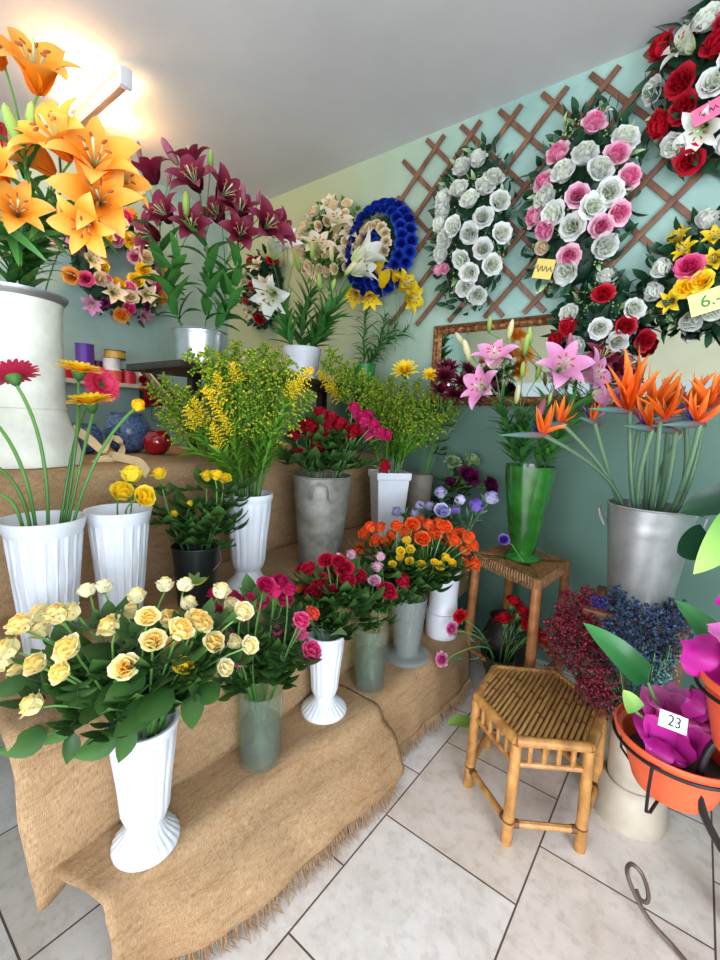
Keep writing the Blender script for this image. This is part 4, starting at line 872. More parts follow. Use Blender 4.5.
bunch(c,[(11,245,-.1,.5)],'c_red',.5,'tiny red carnation','among the lily leaves of cream can','red flower in the cream can','carnation','carnation',kind='carn',nl=0)
bunch(c,[(78,213,.05,.4)],'p_hot',.4,'tiny pink carnation','in the lily leaves beside the wreath','pink flower in the cream can','carnation','carnation',kind='carn',nl=0)
g='burgundy lilies in the silver pot'; c=VZ['silver']; kw=dict(nleaf=16,ll=.15,lw=.046,lbend=95,lo=.12,upto=.92,bsc=1.12)
LL(c,(205,235),[(200,192,-.03,ax(-.15,.35,1),1.05),(218,200,0,ax(.8,.2,.6),1.0),(196,172,.03,ax(-.3,.9,.3),.9)],[(210,172,0,ax(.05,1,0),.95),(186,218,-.04,ax(.1,1,.2),1.1)],2.0,'l_wine','bud_green','tallest burgundy lily stem','standing in silver pot',g,r,**kw)
LL(c,(160,225),[(155,185,0,ax(-.2,.8,.3),1.0),(140,186,.05,ax(-.8,.4,.3),.9)],[(178,165,0,ax(-.55,.85,0),1.35),(140,160,.02,ax(-.1,1,0),.8),(168,185,0,ax(.2,1,0),.7)],2.0,'l_wine','bud_pink','burgundy lily stem with long pink bud','left in silver pot',g,r,**kw)
LL(c,(238,250),[(262,232,0,ax(.7,.1,.8),1.0),(240,222,.03,ax(.2,.6,.8),.95),(272,232,.05,ax(1,.1,.3),.85)],[(243,205,0,ax(0,1,0),.95),(257,205,.02,ax(.15,1,0),.7),(238,208,.04,ax(-.2,1,0),.6)],2.02,'l_wine','bud_pink','burgundy lily stem leaning right','in silver pot',g,r,**kw)
LL(c,(180,250),[(172,222,0,ax(-.3,.2,.9),.95),(160,238,-.02,ax(-.6,-.1,.8),.9),(192,232,.0,ax(.3,.1,.9),.9)],[],2.02,'l_wine','bud_pink','low burgundy lily stem','in middle of silver pot',g,r,**kw)
LL(c,(225,262),[(222,225,.05,ax(-.2,.4,.8),.95),(240,240,-.02,ax(.3,.1,.9),.9)],[(276,225,0,ax(.5,.9,0),.8),(264,212,0,ax(.2,1,0),.7)],2.06,'l_wine','bud_green','back burgundy lily stem','in silver pot',g,r,**kw)
g='white lilies in the white pot'; c=VZ['w4']; kw=dict(nleaf=34,ll=.17,lw=.03,lbend=65,bsc=1.15)
LL(c,(284,310),[(272,258,0,ax(.35,.35,.5),1.25,True),(276,292,-.03,ax(-.2,-.5,.7),1.1)],[(292,268,0,ax(-.2,1,0),1.2),(284,250,.02,ax(.1,1,0),.8)],2.55,'l_white','bud_pale','white lily stem with trumpet flowers','leaning left in white pot',g,r,**kw)
LL(c,(338,300),[(352,262,0,ax(.9,.5,.1),1.3,True),(350,272,.03,ax(.9,.1,.4),1.0,True)],[(332,262,0,ax(-.1,1,0),1.0),(345,275,0,ax(.6,.7,0),1.1)],2.5,'l_white','bud_pale','white lily stem leaning right','in white pot',g,r,**kw)
LL(c,(310,290),[(318,255,.1,ax(.1,.5,.9),1.0),(335,232,.15,ax(.2,.6,.8),1.0)],[(312,260,0,ax(0,1,0),1.0),(300,272,.0,ax(-.3,1,0),1.1)],2.6,'l_cream','bud_green','cream lily stem','in middle of white pot',g,r,**kw)
LL(c,(325,312),[],[(320,292,0,ax(-.1,1,0),1.0),(330,295,0,ax(.3,1,0),.9)],2.45,'l_white','bud_green','leafy lily stem with green buds','at front of white pot',g,r,**kw)
g='yellow lilies in the green pot'; c=VZ['g4']; kw=dict(nleaf=40,ll=.13,lw=.013,lbend=120,tr=.0025,bsc=.85)
LL(c,(385,315),[(382,288,0,ax(.1,.9,.4),1.1,True),(380,276,.02,ax(-.2,1,.2),1.0,True)],[],2.85,'l_yellow','bud_green','upright yellow lily stem','in green pot',g,r,**kw)
LL(c,(398,325),[(400,290,0,ax(.6,.4,.8),1.1),(405,298,-.03,ax(.7,-.3,.7),1.1),(394,282,.02,ax(.3,.9,.4),.9)],[],2.8,'l_yellow','bud_green','widest open yellow lily stem','leaning right in green pot',g,r,**kw)
LL(c,(366,310),[(358,292,0,ax(-.3,-.5,.6),1.0,True),(368,292,.02,ax(.2,-.7,.5),1.0,True)],[(362,282,0,ax(-.3,.6,.2),1.0),(372,285,0,ax(.2,.6,.2),1.0)],2.8,'l_yellow','bud_green','drooping yellow lily stem','leaning left in green pot',g,r,**kw)
LL(c,(410,330),[],[(413,312,0,ax(.6,.6,0),.5)],2.78,'l_yellow','bud_green','thin leafy lily stem without flowers','in green pot',g,r,**kw)
g='lilies in the green vase'; c=VZ['gv']; kw=dict(nleaf=36,ll=.12,lw=.022,lbend=75)
LL(c,(500,400),[(494,368,-.02,ax(-.25,.75,.6),1.0),(490,392,-.05,ax(-.8,.25,.5),1.0)],[(508,340,0,ax(.15,1,0),1.0),(466,348,0,ax(-.6,.8,0),.9),(470,362,-.03,ax(-.35,.9,.1),1.1),(516,404,-.06,ax(0,1,.2),.9)],1.9,'l_pink','bud_pale','pink lily stem with side facing flowers','in green vase',g,r,**kw)
LL(c,(548,400),[(556,374,-.05,ax(-.05,.3,1),1.15),(580,378,-.0,ax(.6,.1,.8),1.05)],[(545,398,-.06,ax(-.3,-.75,.3),1.2),(568,352,0,ax(.05,1,0),.9)],1.88,'l_pink','bud_pink','pink lily stem with biggest star flower','in green vase',g,r,**kw)
LL(c,(572,402),[(593,392,-.03,ax(.7,-.5,.5),1.0)],[(524,356,.04,ax(.1,1,0),1.1),(530,345,.04,ax(-.1,1,0),.9)],1.95,'l_pink','bud_green','pink lily stem with drooping flower','in green vase',g,r,**kw)
LL(c,(590,395),[(597,366,.05,ax(.0,.5,.8),1.0),(612,372,.07,ax(.6,.3,.7),1.0),(602,385,.05,ax(.2,-.1,1),.85)],[(489,333,.1,ax(0,1,0),.9)],2.0,'l_wine','bud_green','burgundy lily stem','among pink lilies in green vase',g,r,**kw)
LL(c,(520,410),[],[(522,378,0,ax(0,1,0),.8),(536,380,0,ax(.2,1,0),.8)],1.92,'l_pink','bud_green','leafy lily stem with green buds','in middle of green vase',g,r,**kw)
LL(c,(532,420),[],[(548,405,-.02,ax(.2,1,0),.6)],1.86,'l_pink','bud_green','short leafy lily stem','at front of green vase',g,r,**kw)

# ------------------------------------------------------------------ strelitzia
STX=[]
def strel(base,d,beakdx,beakup,L,sep,label,lean=0):
    c=VZ['str']; b=AD(base[0],base[1],d); bd=(RT*beakdx+V(0,0,beakup)-fw*lean).normalized(); o=thing('strelitzia',label,'strelitzia',(c.x,c.y,c.zb),'strelitzias in the zinc pail')
    pts=c.path(b,r,.75,.35); bp('stem',tube(pts,[.008]*(len(pts)-1)+[.009],8),'leafg',o)
    n=14; prof=[(.0006+ .0145*(math.sin(PI*min(1,i/n*.9+.1))**.9)*(1-.55*i/n),L*i/n) for i in range(n+1)]
    bk=lathe(prof,10,lambda i,a:1+.2*math.cos(a)); side=bd.cross(V(0,0,1)).normalized(); bp('beak',MB().merge(bk,T(b-bd*.02)@frame(bd)@S(1.05,.75,1)),'beak',o)
    sep=list(sep)+[(dx+r.uniform(-.35,.35),dz+r.uniform(-.1,.3),l*r.uniform(.75,1.1)) for dx,dz,l in sep]
    for k,(dx,dz,l) in enumerate(sep):
        dv=(RT*dx+V(0,0,dz)-fw*r.uniform(-.3,.5)).normalized(); part('sepal',pm(('sepal',k%3),lambda:leafy(.115,.022,2,10+8*(k%3),1.2,.6,8,2,'lance',0,None),'b_orange'),o,T(b+bd*.012+V(0,0,.008))@frame(dv,RT)@RZ(r.random()*6)@S(l/.115))
    for k in range(2):
        dv=(bd*.9+V(0,0,.75+.4*k)).normalized(); part('tongue',pm('tongue',lambda:leafy(.085,.011,0,6,1,.5,5,1,'lance'),'b_blue'),o,T(b+bd*.015+V(0,0,.006))@frame(dv))
strel((545,436),1.62,-1,.02,.19,[(-.35,1,.11),(.15,1,.12),(.8,.35,.09)],'lowest strelitzia reaching left over the green vase with grey beak')
strel((562,424),1.72,-.8,-.1,.11,[(.1,1,.11),(.5,.8,.10),(.9,.3,.08)],'small strelitzia just above the lowest one at the green vase')
strel((595,424),1.75,-.5,.2,.09,[(.2,1,.08),(-.4,.9,.08)],'smallest strelitzia between the green vase and the zinc pail')
strel((630,412),1.58,-1,.08,.17,[(-.25,1,.22),(.05,1,.23),(-.45,.9,.17),(.3,1,.19),(-.6,.6,.15),(-.05,.9,.2)],'tallest strelitzia with many upright orange sepals over the pail')
strel((648,416),1.66,.6,.12,.14,[(-.1,1,.19),(.2,1,.18),(.5,.8,.15),(-.3,.9,.17)],'strelitzia close behind the tallest one over the zinc pail')
strel((660,422),1.5,1,.1,.20,[(-.5,.6,.13),(.2,.9,.14),(.6,.7,.13),(.9,.4,.12)],'strelitzia with long dark beak pointing right over the pail')
strel((684,412),1.6,1,.15,.15,[(.1,.9,.14),(.5,.8,.15),(.8,.5,.14),(-.3,.8,.12)],'red orange strelitzia near the right side of the pail')
strel((705,412),1.5,.9,.3,.16,[(.2,.9,.15),(-.4,.7,.14),(.7,.5,.13),(-.1,1,.15)],'rightmost strelitzia hanging out beyond the zinc pail')
strel((700,425),1.45,-.9,.0,.15,[(.3,.7,.12),(.8,.5,.12),(-.2,.8,.11)],'low strelitzia on the right with beak pointing left')

for px,py,d in ((668,408,1.7),(640,425,1.7),(652,430,1.52),(676,432,1.55),(690,420,1.68)):
    strel((px,py),d,r.choice((-1,1)),.15,.12,[(r.uniform(-.6,.6),.9,.13),(r.uniform(-.6,.6),.7,.12)],'x'); STX.append((COL.objects[-1] if False else [o for o in COL.objects if o.name.startswith('strelitzia') and o.get('label')=='x'][-1],px))
for (o,px),t in zip(sorted(STX,key=lambda e:e[1]),'first second third fourth fifth'.split()): o['label']='half hidden orange strelitzia at the back of the pail, '+t+' from left'

# ------------------------------------------------------------------ dried statice in the floor pot
def statice(px,py,d,col,look,sc):
    c=VZ['stat']; h=AD(px,py,d); out=V(h.x-c.x,h.y-c.y,0); a=(out*1.6+V(0,0,.6)+V(r.uniform(-.2,.2),r.uniform(-.2,.2),0)).normalized(); b=h-a*.09*sc
    pts=c.path(b,r,.6,.3); o=thing('statice',look,'dried flower',pts[0],'dried statice in the floor pot'); bp('stem',tube(pts,.0018,4),'stem',o)
    part('head',pm(('head',col,r.randrange(2)),lambda:plume_mb(hash(col)%1000 if False else len(col)*3+ord(col[2]),.12,22,.055,.0046,.1,8,.45),[col,'leafg']),o,T(b)@frame(a)@RZ(r.random()*6)@S(sc)); reg(o,h,look,'in stone coloured pot','dried flower')
for px,py,dd in ((565,615,.1),(582,608,.1),(600,612,.12),(575,635,0),(592,628,.02),(612,620,.06),(560,648,-.02),(578,660,-.04),(596,650,-.02),(612,640,0),(600,678,-.1),(588,690,-.1),(606,700,-.12),(630,632,.02),(572,625,.05),(570,600,.12),(590,598,.12),(555,630,.05)): statice(px,py,1.55+dd,'s_red','dull crimson statice',1.2)
for px,py,dd in ((622,645,0),(606,660,-.05),(590,640,.04),(645,640,.02),(618,690,-.08),(630,705,-.1)): statice(px,py,1.55+dd,'s_plum','dusty plum statice',1.0)
for px,py,dd in ((625,608,.1),(645,612,.1),(662,618,.08),(640,625,.05),(658,635,.02),(672,640,.0),(676,625,.05),(650,650,-.02),(640,665,-.05),(660,700,-.06),(645,692,-.1),(634,600,.14),(642,598,.12),(655,603,.1),(618,598,.12),(668,610,.06),(622,618,-.06),(640,614,-.08),(656,622,-.08),(670,628,-.1),(612,630,-.05),(630,640,-.08),(680,615,-.02)): statice(px,py,1.48+dd,'s_navy','navy blue statice',1.15)
for px,py,dd in ((672,650,-.04),(668,665,-.06),(655,668,-.08),(678,640,-.02),(660,680,-.1),(640,652,-.05)): statice(px,py,1.52+dd,'s_teal','pale teal statice',.85)
for px,py,dd in ((606,604,.06),(595,602,.08)): statice(px,py,1.55+dd,'s_violet','violet blue statice',.6)

# ------------------------------------------------------------------ wreaths
def wreath(name,label,cx,cz,rx,rz,dome,L,ring=0,nleaf=150,ll=.075,plane='y',lm='leafd',fill=26,seed=1,extra=None,tag=None):
    rr=random.Random(seed); D2=D-.03
    if plane=='y': W=lambda u,w,d:V(cx+u*rx,D2-d,cz+w*rz); nv=lambda u,w:V(u*.8,-.75,w*.8); O=V(cx,D2,cz)
    else: W=lambda u,w,d:V(LW+.03+d,cx+u*rx,cz+w*rz); nv=lambda u,w:V(.75,u*.8,w*.8); O=V(LW+.03,cx,cz)
    def dep(u,w):
        q=math.hypot(u,w)
        return dome*math.sqrt(max(.05,1-((q-ring)/max(.05,1-ring))**2)) if ring else dome*math.sqrt(max(.06,1-q*q))
    o=thing(name,label,'wreath',O); f=MB(); fi=MB()
    for k in range(nleaf):
        a=k*2.39996; q=math.sqrt((k+.5)/nleaf) if not ring else ring+(1-ring)*(2*rr.random()-1)*.9
        u,w=q*math.cos(a),q*math.sin(a); p=W(u,w,dep(u,w)*.72); n=(nv(u,w)+V(rr.uniform(-.7,.7),rr.uniform(-.7,.7),rr.uniform(-.7,.7))).normalized()
        f.merge(leafy(ll*rr.uniform(.7,1.3),ll*.42,10,55,1,.15,4,1,'leaf',0,rr),T(p)@frame(n)@RZ(rr.random()*6))
    core=MB()
    if ring: core=tube([W(ring*math.cos(t),ring*math.sin(t),dome*.35) for t in [2*PI*i/32 for i in range(32)]],(1-ring)*min(rx,rz)*.55,8,closed=True)
    else:
        core=MB().merge(blobv(1,20,10),T(O)@(S(rx*.8,dome*.7,rz*.85) if plane=='y' else S(dome*.7,rx*.8,rz*.85)))
    bp('base',core,'leafd',o); bp('foliage',f,lm,o)
    for k in range(fill):
        a=rr.random()*6.28; q=math.sqrt(rr.random())*.95 if not ring else ring+(1-ring)*rr.uniform(-.7,.7); u,w=q*math.cos(a),q*math.sin(a); p=W(u,w,dep(u,w)*.95); n=(nv(u,w)+V(rr.uniform(-.5,.5),rr.uniform(-.5,.5),rr.uniform(-.5,.5)))
        for j in range(7): oct_(fi,p+V(rr.uniform(-.03,.03),rr.uniform(-.02,.02),rr.uniform(-.03,.03)),.006,rr.random(),rr)
        fi.merge(leafy(.06,.02,5,40,1,.2,4,1,'leaf',0,rr),T(p)@frame(n)@RZ(rr.random()*6))
    if fill: bp('foliage',fi,'filler',o)
    for e in L:
        if e[0]=='uw': _,u,w,kind,col,sc=e
        else:
            px,py,kind,col,sc=e; d=dome
            for _ in range(3):
                p=AY(px,py,D2-d) if plane=='y' else AX(px,py,LW+.03+d); u=((p.x if plane=='y' else p.y)-cx)/rx; w=(p.z-cz)/rz; d=dep(u,w)
        uu,ww=u,w
        if ring: q=math.hypot(u,w) or 1; uu,ww=u/q*(q-ring)/(1-ring)*.8,w/q*(q-ring)/(1-ring)*.8
        p=W(u,w,dep(u,w)+.022); n=(nv(uu,ww)+V(rr.uniform(-.2,.2),rr.uniform(-.2,.2),rr.uniform(-.2,.2))).normalized(); X=T(p)@frame(n)@RZ(rr.random()*6)@S(sc)
        if kind=='rose': part('rose_bloom',rose_me(col,rr.randrange(3)),o,X)
        elif kind=='bud': part('rose_bud',rose_me(col,rr.randrange(3),.45),o,X)
        elif kind=='carn': part('carnation_bloom',carn_me(col,rr.randrange(2)),o,X)
        elif kind=='lily': b=part('lily_bloom',lily_me(col,rr.randrange(3)),o,T(p+n*-.03)@frame(n)@RZ(rr.random()*6)@S(sc)); part('stamen',stamen_me(),b,T(p+n*-.03)@frame(n)@S(sc))
    if tag:
        px,py,wd,ht,mat,txt,ink,rot=tag; pc=AY(px,py,D2-dome-.05) if plane=='y' else AX(px,py,LW+.1); 
        X=T(pc)@Matrix(((1,0,0,0),(0,0,-1,0),(0,1,0,0),(0,0,0,1)))@RZ(rot); t=part('price_tag',box(-wd/2,wd/2,-ht/2,ht/2,-.0012,.0012).mesh('price_tag',mat,False),o,X); lettering(txt,ht*.75,t,X@T(0,0,.0025),ink)
    return o
def lettering(txt,size,parent,X,ink):
    if txt is None:   # illegible handwriting: a pen squiggle
        pts=[V(-size*.6+size*1.2*i/14,size*.28*math.sin(i*1.7)*(1-.03*i),0) for i in range(15)]; part('lettering',tube(pts,size*.035,4).mesh('lettering',ink),parent,X); return
    cu=bpy.data.curves.new('lettering','FONT'); cu.body=txt; cu.size=size; cu.align_x='CENTER'; cu.align_y='CENTER'; cu.extrude=.0003
    o=bpy.data.objects.new('tmp',cu); COL.objects.link(o); dg=bpy.context.evaluated_depsgraph_get(); me=bpy.data.meshes.new_from_object(o.evaluated_get(dg)); bpy.data.objects.remove(o); me.materials.clear(); me.materials.append(M[ink]); part('lettering',me,parent,X)
def wl(L,x0,y0,s,kind,col,sc): return [(x0+a/s,y0+b/s,kind,col,sc) for a,b in L]
L1=wl([(380,165),(310,200),(455,255),(410,295),(295,305),(345,355),(480,355),(405,430),(275,475),(345,505),(485,505),(235,530),(405,580),(310,625),(440,650),(345,690),(325,755),(375,790),(225,345),(215,455),(225,400),(215,600)],400,130,4.8,'rose','p_white',1.62)+wl([(200,675),(230,665)],400,130,4.8,'bud','p_pink',1.1)
wreath('oval_wreath','long oval wreath of white artificial roses on the lattice',-1.10,2.285,.225,.43,.13,L1,nleaf=190,ll=.07,fill=44,seed=2)
L2=wl([(265,180),(145,285),(345,290),(385,365),(100,385),(210,430),(70,500),(105,545),(290,535),(350,490),(180,635)],520,80,3.6,'rose','p_pink',1.65)+wl([(235,290),(285,340),(165,350),(370,235),(320,415),(260,470),(105,435),(135,485),(195,535),(300,600),(175,690)],520,80,3.6,'rose','p_white',1.8)+[(601,116,'lily','l_white',.6),(545,248,'bud','p_ivory',1.3)]
wreath('oval_wreath','long oval wreath of pink and white artificial roses on the lattice',-.575,2.29,.24,.42,.14,L2,nleaf=190,ll=.075,fill=40,seed=3,tag=(544,269,.085,.085,'paperg',None,'wiregrey',-.25))
L3=wl([(530,445),(550,575),(430,650),(570,830),(440,265),(705,270)],580,0,5.14,'rose','p_red',1.75)+wl([(690,450),(500,745),(400,480),(665,140)],580,0,5.14,'rose','p_white',1.6)+wl([(550,265),(635,670)],580,0,5.14,'lily','l_white',1.05)+[(735,60,'rose','p_white',1.6),(738,100,'rose','p_red',1.7),(730,140,'rose','p_white',1.6),(728,30,'rose','p_red',1.6),(745,130,'lily','l_white',1)]
wreath('round_wreath','round wreath of red roses and white lilies near the ceiling',-.07,2.66,.26,.36,.13,L3,nleaf=170,ll=.1,fill=20,seed=4,tag=(709,111,.10,.062,'paperp',None,'ink',.3))
L4=wl([(255,230),(335,350),(130,350),(410,405),(80,405)],540,240,4,'rose','p_red',1.5)+wl([(265,165),(370,285),(240,355),(310,410),(130,300),(160,415),(340,480),(200,470)],540,240,4,'rose','p_white',1.45)
wreath('small_wreath','small wreath of red and white roses hanging over the mirror frame',-.43,1.735,.19,.20,.12,L4,nleaf=130,ll=.08,fill=26,seed=5)
L5=wl([(305,225),(355,335),(245,740),(590,230),(590,410)],640,210,8,'lily','l_yellow',.62)+wl([(380,630),(500,590)],640,210,8,'rose','p_gold',1.35)+wl([(405,480)],640,210,8,'rose','p_hot',1.6)+wl([(540,115),(200,480),(140,660),(410,880),(580,810)],640,210,8,'bud','p_white',1.5)+[(735,250,'rose','p_hot',1.5),(740,290,'lily','l_yellow',.8),(735,320,'bud','p_white',1.5)]
wreath('round_wreath','yellow white and crimson artificial wreath with lime price card above mirror',-.05,1.89,.22,.22,.12,L5,nleaf=150,ll=.09,fill=8,seed=6,tag=(711,300,.135,.085,'papery','6.-','inkg',.28))
# ring of blue carnations around cream and blue
L6=[]
for k in range(26): t=k*2*PI/26; L6.append(('uw',.95*math.cos(t),.95*math.sin(t),'carn','p_blue',1.5)); 
for k in range(24): t=(k+.5)*2*PI/24; L6.append(('uw',.78*math.cos(t),.78*math.sin(t),'carn','p_blue',1.5))
for k in range(14): t=k*2*PI/14; L6.append(('uw',.42*math.cos(t),.42*math.sin(t),'carn','p_ivory',1.25))
for k in range(5): t=k*2*PI/5; L6.append(('uw',.13*math.cos(t),.13*math.sin(t),'carn','p_blue',1.2))
wreath('round_wreath','round wreath with deep blue rim around cream and blue centre',-1.70,2.30,.235,.25,.10,L6,nleaf=120,ll=.05,fill=0,seed=7,lm='leafb')
L7=[]
rr=random.Random(8)
for k in range(22): t=k*2*PI/22; q=rr.uniform(.72,.98); L7.append(('uw',q*math.cos(t),q*math.sin(t),'lily' if k%5==0 else 'rose','l_cream' if k%5==0 else 'p_ivory',.8 if k%5==0 else 1.15))
for k in range(9): t=k*2*PI/9; L7.append(('uw',.42*math.cos(t),.42*math.sin(t),'rose','p_ivory',1.0))
wreath('round_wreath','cream flower ring wreath hanging behind the white lilies',-2.10,2.42,.27,.26,.10,L7,ring=.6,nleaf=170,ll=.07,fill=20,seed=8,lm='leafy')
L8=[]
for k in range(9): t=k*2*PI/9; q=rr.uniform(.45,.9); L8.append(('uw',q*math.cos(t),q*math.sin(t),'rose' if k%2 else 'lily','p_red' if k%2 else 'l_cream',1.4 if k%2 else .9))
L8+=[('uw',0,0,'rose','p_red',1.4)]
wreath('small_wreath','cream lily and red rose wreath in the corner behind burgundy lilies',-2.80,2.22,.20,.30,.10,L8,nleaf=120,ll=.08,fill=10,seed=9)
L9=[]; cols=[('rose','p_gold',1.4),('lily','l_pink',.7),('rose','p_hot',1.25),('lily','l_cream',.8),('rose','p_pink',1.3),('rose','l_orange',1.4),('carn','p_kale',1.0),('rose','p_ivory',1.3)]
for k in range(44): t=k*2*PI/44; q=.46+.5*((k*3%4)/3)+rr.uniform(-.07,.07); c_=cols[(k*5)%8]; L9.append(('uw',q*math.cos(t),q*math.sin(t),c_[0],c_[1],c_[2]*1.2))
wreath('round_wreath','multicoloured flower ring wreath on the grey wall above ribbon spools',1.45,2.22,.32,.36,.10,L9,ring=.66,nleaf=170,ll=.08,plane='x',fill=14,seed=10)

# ------------------------------------------------------------------ potted plants on the wire stand
PA=V(.043,1.245,.535); PB=V(.165,1.17,.755)
def opot(c,r,h,label,tag=False):
    o=thing('plastic_plant_pot',label,'pot',(c.x,c.y,c.z-h))
    pr=wall_([(r*.62,0),(r*.66,.008),(r*.8,h*.45),(r*.93,h*.86),(r*.95,h*.87),(r*1.03,h*.885),(r*1.06,h*.97),(r*1.05,h)],.004)[:-2]+[(r*.6,.012),(.001,.012)]
    bp('body',MB().merge(lathe(pr,56),T(c.x,c.y,c.z-h)),'terracotta',o)
    bp('soil',MB().merge(lathe([(r*.78,h*.5),(.001,h*.53)],32),T(c.x,c.y,c.z-h)),'darkwood',o); return o
opot(PA,.128,.135,'wide orange plant pot in the lower ring of the wire stand'); pb=opot(PB,.105,.16,'orange plant pot cut by the right picture edge, upper ring')
pt=AD(673,722,.90); tg=part('price_tag',box(-.03,.03,-.016,.016,-.001,.001).mesh('price_tag','paper',False),pb,T(pt)@frame(-fw+V(.1,0,.3),RT)@RZ(-.35))
lettering('23',.03,tg,WM[tg]@T(.002,0,.0022),'ink')
def film(c,r,label,n,seed,hz=.02):
    rr=random.Random(seed); o=thing('wrapping_film',label,'wrapping',(c.x,c.y,c.z))
    for i in range(n):
        a=i*2*PI/n+rr.uniform(-.3,.3); mb=leafy(rr.uniform(.10,.14),rr.uniform(.11,.15),rr.uniform(-25,0),rr.uniform(50,100),1,.35,8,4,'strap',.35,rr)
        bp('film_fold',MB().merge(mb,T(c.x+r*.62*math.cos(a),c.y+r*.62*math.sin(a),c.z-.03)@RZ(a+rr.uniform(-.5,.5))@T(-.03,0,0)@RY(rr.uniform(-.5,.1))),'film',o)
    return o
f1=film(PA,.10,'crumpled magenta wrapping film inside the lower orange pot',9,3); film(PB,.11,'crumpled magenta wrapping film bulging from the upper orange pot',8,5)
def fsheet(o,pts,px=True):
    mb=MB(); n=10; P_=[AD(*p) for p in pts]; a,b,c_,d_=P_
    for i in range(n+1):
        for j in range(n+1):
            u,v=i/n,j/n; p=a.lerp(b,u).lerp(d_.lerp(c_,u),v)+(-fw)*(.025*math.sin(PI*u)*math.sin(PI*v)+.008*math.sin(u*9+v*7)); mb.v.append(tuple(p)); mb.t.append(.3+.7*noise.noise(V(u*3,v*3,1)))
    k=n+1
    for i in range(n):
        for j in range(n): mb.f.append((i*k+j,(i+1)*k+j,(i+1)*k+j+1,i*k+j+1)); mb.mi.append(0)
    bp('film_fold',mb,'film',o)
o2=[o for o in COL.objects if o.name.startswith('wrapping_film')][1]
fsheet(o2,[(680,640,.98),(724,632,1.0),(730,690,.95),(684,672,.93)]); fsheet(o2,[(684,690,1.02),(706,690,1.0),(704,722,.98),(683,718,1.0)])
fsheet(f1,[(628,700,1.12),(650,690,1.14),(672,735,1.08),(640,738,1.03)]); fsheet(f1,[(660,710,1.1),(682,700,1.1),(690,738,1.04),(664,735,1.06)]); fsheet(f1,[(640,735,1.02),(668,742,1.02),(690,765,.99),(652,768,.98)])
def plant(name,label,base,leaves):
    o=thing(name,label,'plant',base)
    for (b,t,w,mat,mid) in leaves:
        B_,T_=AD(*b),AD(*t); L=(T_-B_).length; st=[Vector(base),Vector(base).lerp(B_,.5)+V(0,0,.02),B_] if mid is None else [Vector(base),AD(*mid),B_]
        mb=leafy(L*1.02,w,-8,14,1,.22,10,4,'heart',.03,R0); d=(T_-B_).normalized(); nrm=(-fw*.9+V(0,0,.55)); nrm=(nrm-d*nrm.dot(d)).normalized(); y_=d.cross(-nrm)
        X=Matrix(((-nrm.x,y_.x,d.x,B_.x),(-nrm.y,y_.y,d.y,B_.y),(-nrm.z,y_.z,d.z,B_.z),(0,0,0,1)))
        lf=bp('leaf',MB().merge(mb,X),mat,o); bp('stalk',tube(st,[.0055,.0045,.0035],7),'stem',lf)
        rib=[B_.lerp(T_,t_)-(-nrm)*.0 + nrm*(.004-.0) for t_ in (0,.3,.6,.95)]
    return o
plant('potted_philodendron','arrow leaved plant growing in the lower orange pot',PA+V(-.01,0,-.03),[((648,682,1.06),(586,623,1.12),.075,'philo',(664,722,1.06)),((636,712,1.06),(624,690,1.08),.05,'lime',(655,725,1.06)),((650,705,1.08),(626,697,1.14),.045,'philo',(662,725,1.08))])
plant('potted_philodendron','large leaved plant growing in the upper orange pot by the wall',PB+V(0,0,-.03),[((735,665,1.05),(678,600,1.12),.085,'philo',None),((737,520,1.15),(697,572,1.08),.09,'lime',None),((712,540,1.3),(676,552,1.4),.11,'philod',None),((738,495,1.35),(680,512,1.4),.10,'philod',None),((698,690,1.05),(690,705,1.02),.04,'philo',None)])
bud=AD(717,592,1.05)
ant=thing('pink_flower','glossy pink spathe peeking in above the upper pot at the right','flower',bud); part('spathe',leafy(.08,.07,0,30,1,.3,8,3,'heart').mesh('spathe','film'),ant,T(bud+V(.03,0,-.02))@frame(ax(-.5,.8,.3),-fw)); bp('stem',tube([bud+V(.03,0,-.02),bud+V(.05,.02,-.15),PB+V(.02,0,-.02)],.004,6),'stem',ant)
ws=thing('wire_stand','black wire plant stand holding the two orange pots','stand',(.16,1.25,0))
bp('ring',tube([(PA.x+.134*math.cos(a),PA.y+.134*math.sin(a),PA.z-.022) for a in [2*PI*i/40 for i in range(40)]],.0042,7,closed=True),'wire',ws)
bp('ring',tube([(PB.x+.111*math.cos(a),PB.y+.111*math.sin(a),PB.z-.03) for a in [2*PI*i/40 for i in range(40)]],.0042,7,closed=True),'wire',ws)
for a in (2.6,4.4,.9): 
    d=V(math.cos(a),math.sin(a),0); bp('hook',tube([PA+d*.136+V(0,0,-.02),PA+d*.139+V(0,0,-.08),PA+d*.134+V(0,0,-.135),PA+d*.11+V(0,0,-.15),PA+d*.075+V(0,0,-.139)],.0036,6),'wire',ws)
pst=[AD(735,735,.93),AD(716,742,.94),AD(704,760,.95),AD(699,785,.96),AD(704,815,.98),AD(722,850,1.0)]
def smooth(P_,k=4):
    out=[]
    for i in range(len(P_)-1):
        p0,p1,p2,p3=P_[max(0,i-1)],P_[i],P_[i+1],P_[min(len(P_)-1,i+2)]
        for j in range(k):
            t=j/k; out.append(.5*((2*p1)+(p2-p0)*t+(2*p0-5*p1+4*p2-p3)*t*t+(3*p1-p0-3*p2+p3)*t**3))
    return out+[P_[-1]]
bp('arm',tube(smooth(pst),.0085,9),'wire',ws)
bp('arm',tube(smooth([V(PB.x+.09,PB.y+.06,PB.z-.03),V(.25,1.27,.62),V(.24,1.29,.3),V(.22,1.28,.03)]),.006,8),'wire',ws)
bp('arm',tube(smooth([V(PA.x+.1,PA.y+.09,PA.z-.022),V(.2,1.30,.5),V(.235,1.29,.45)]),.005,8),'wire',ws)
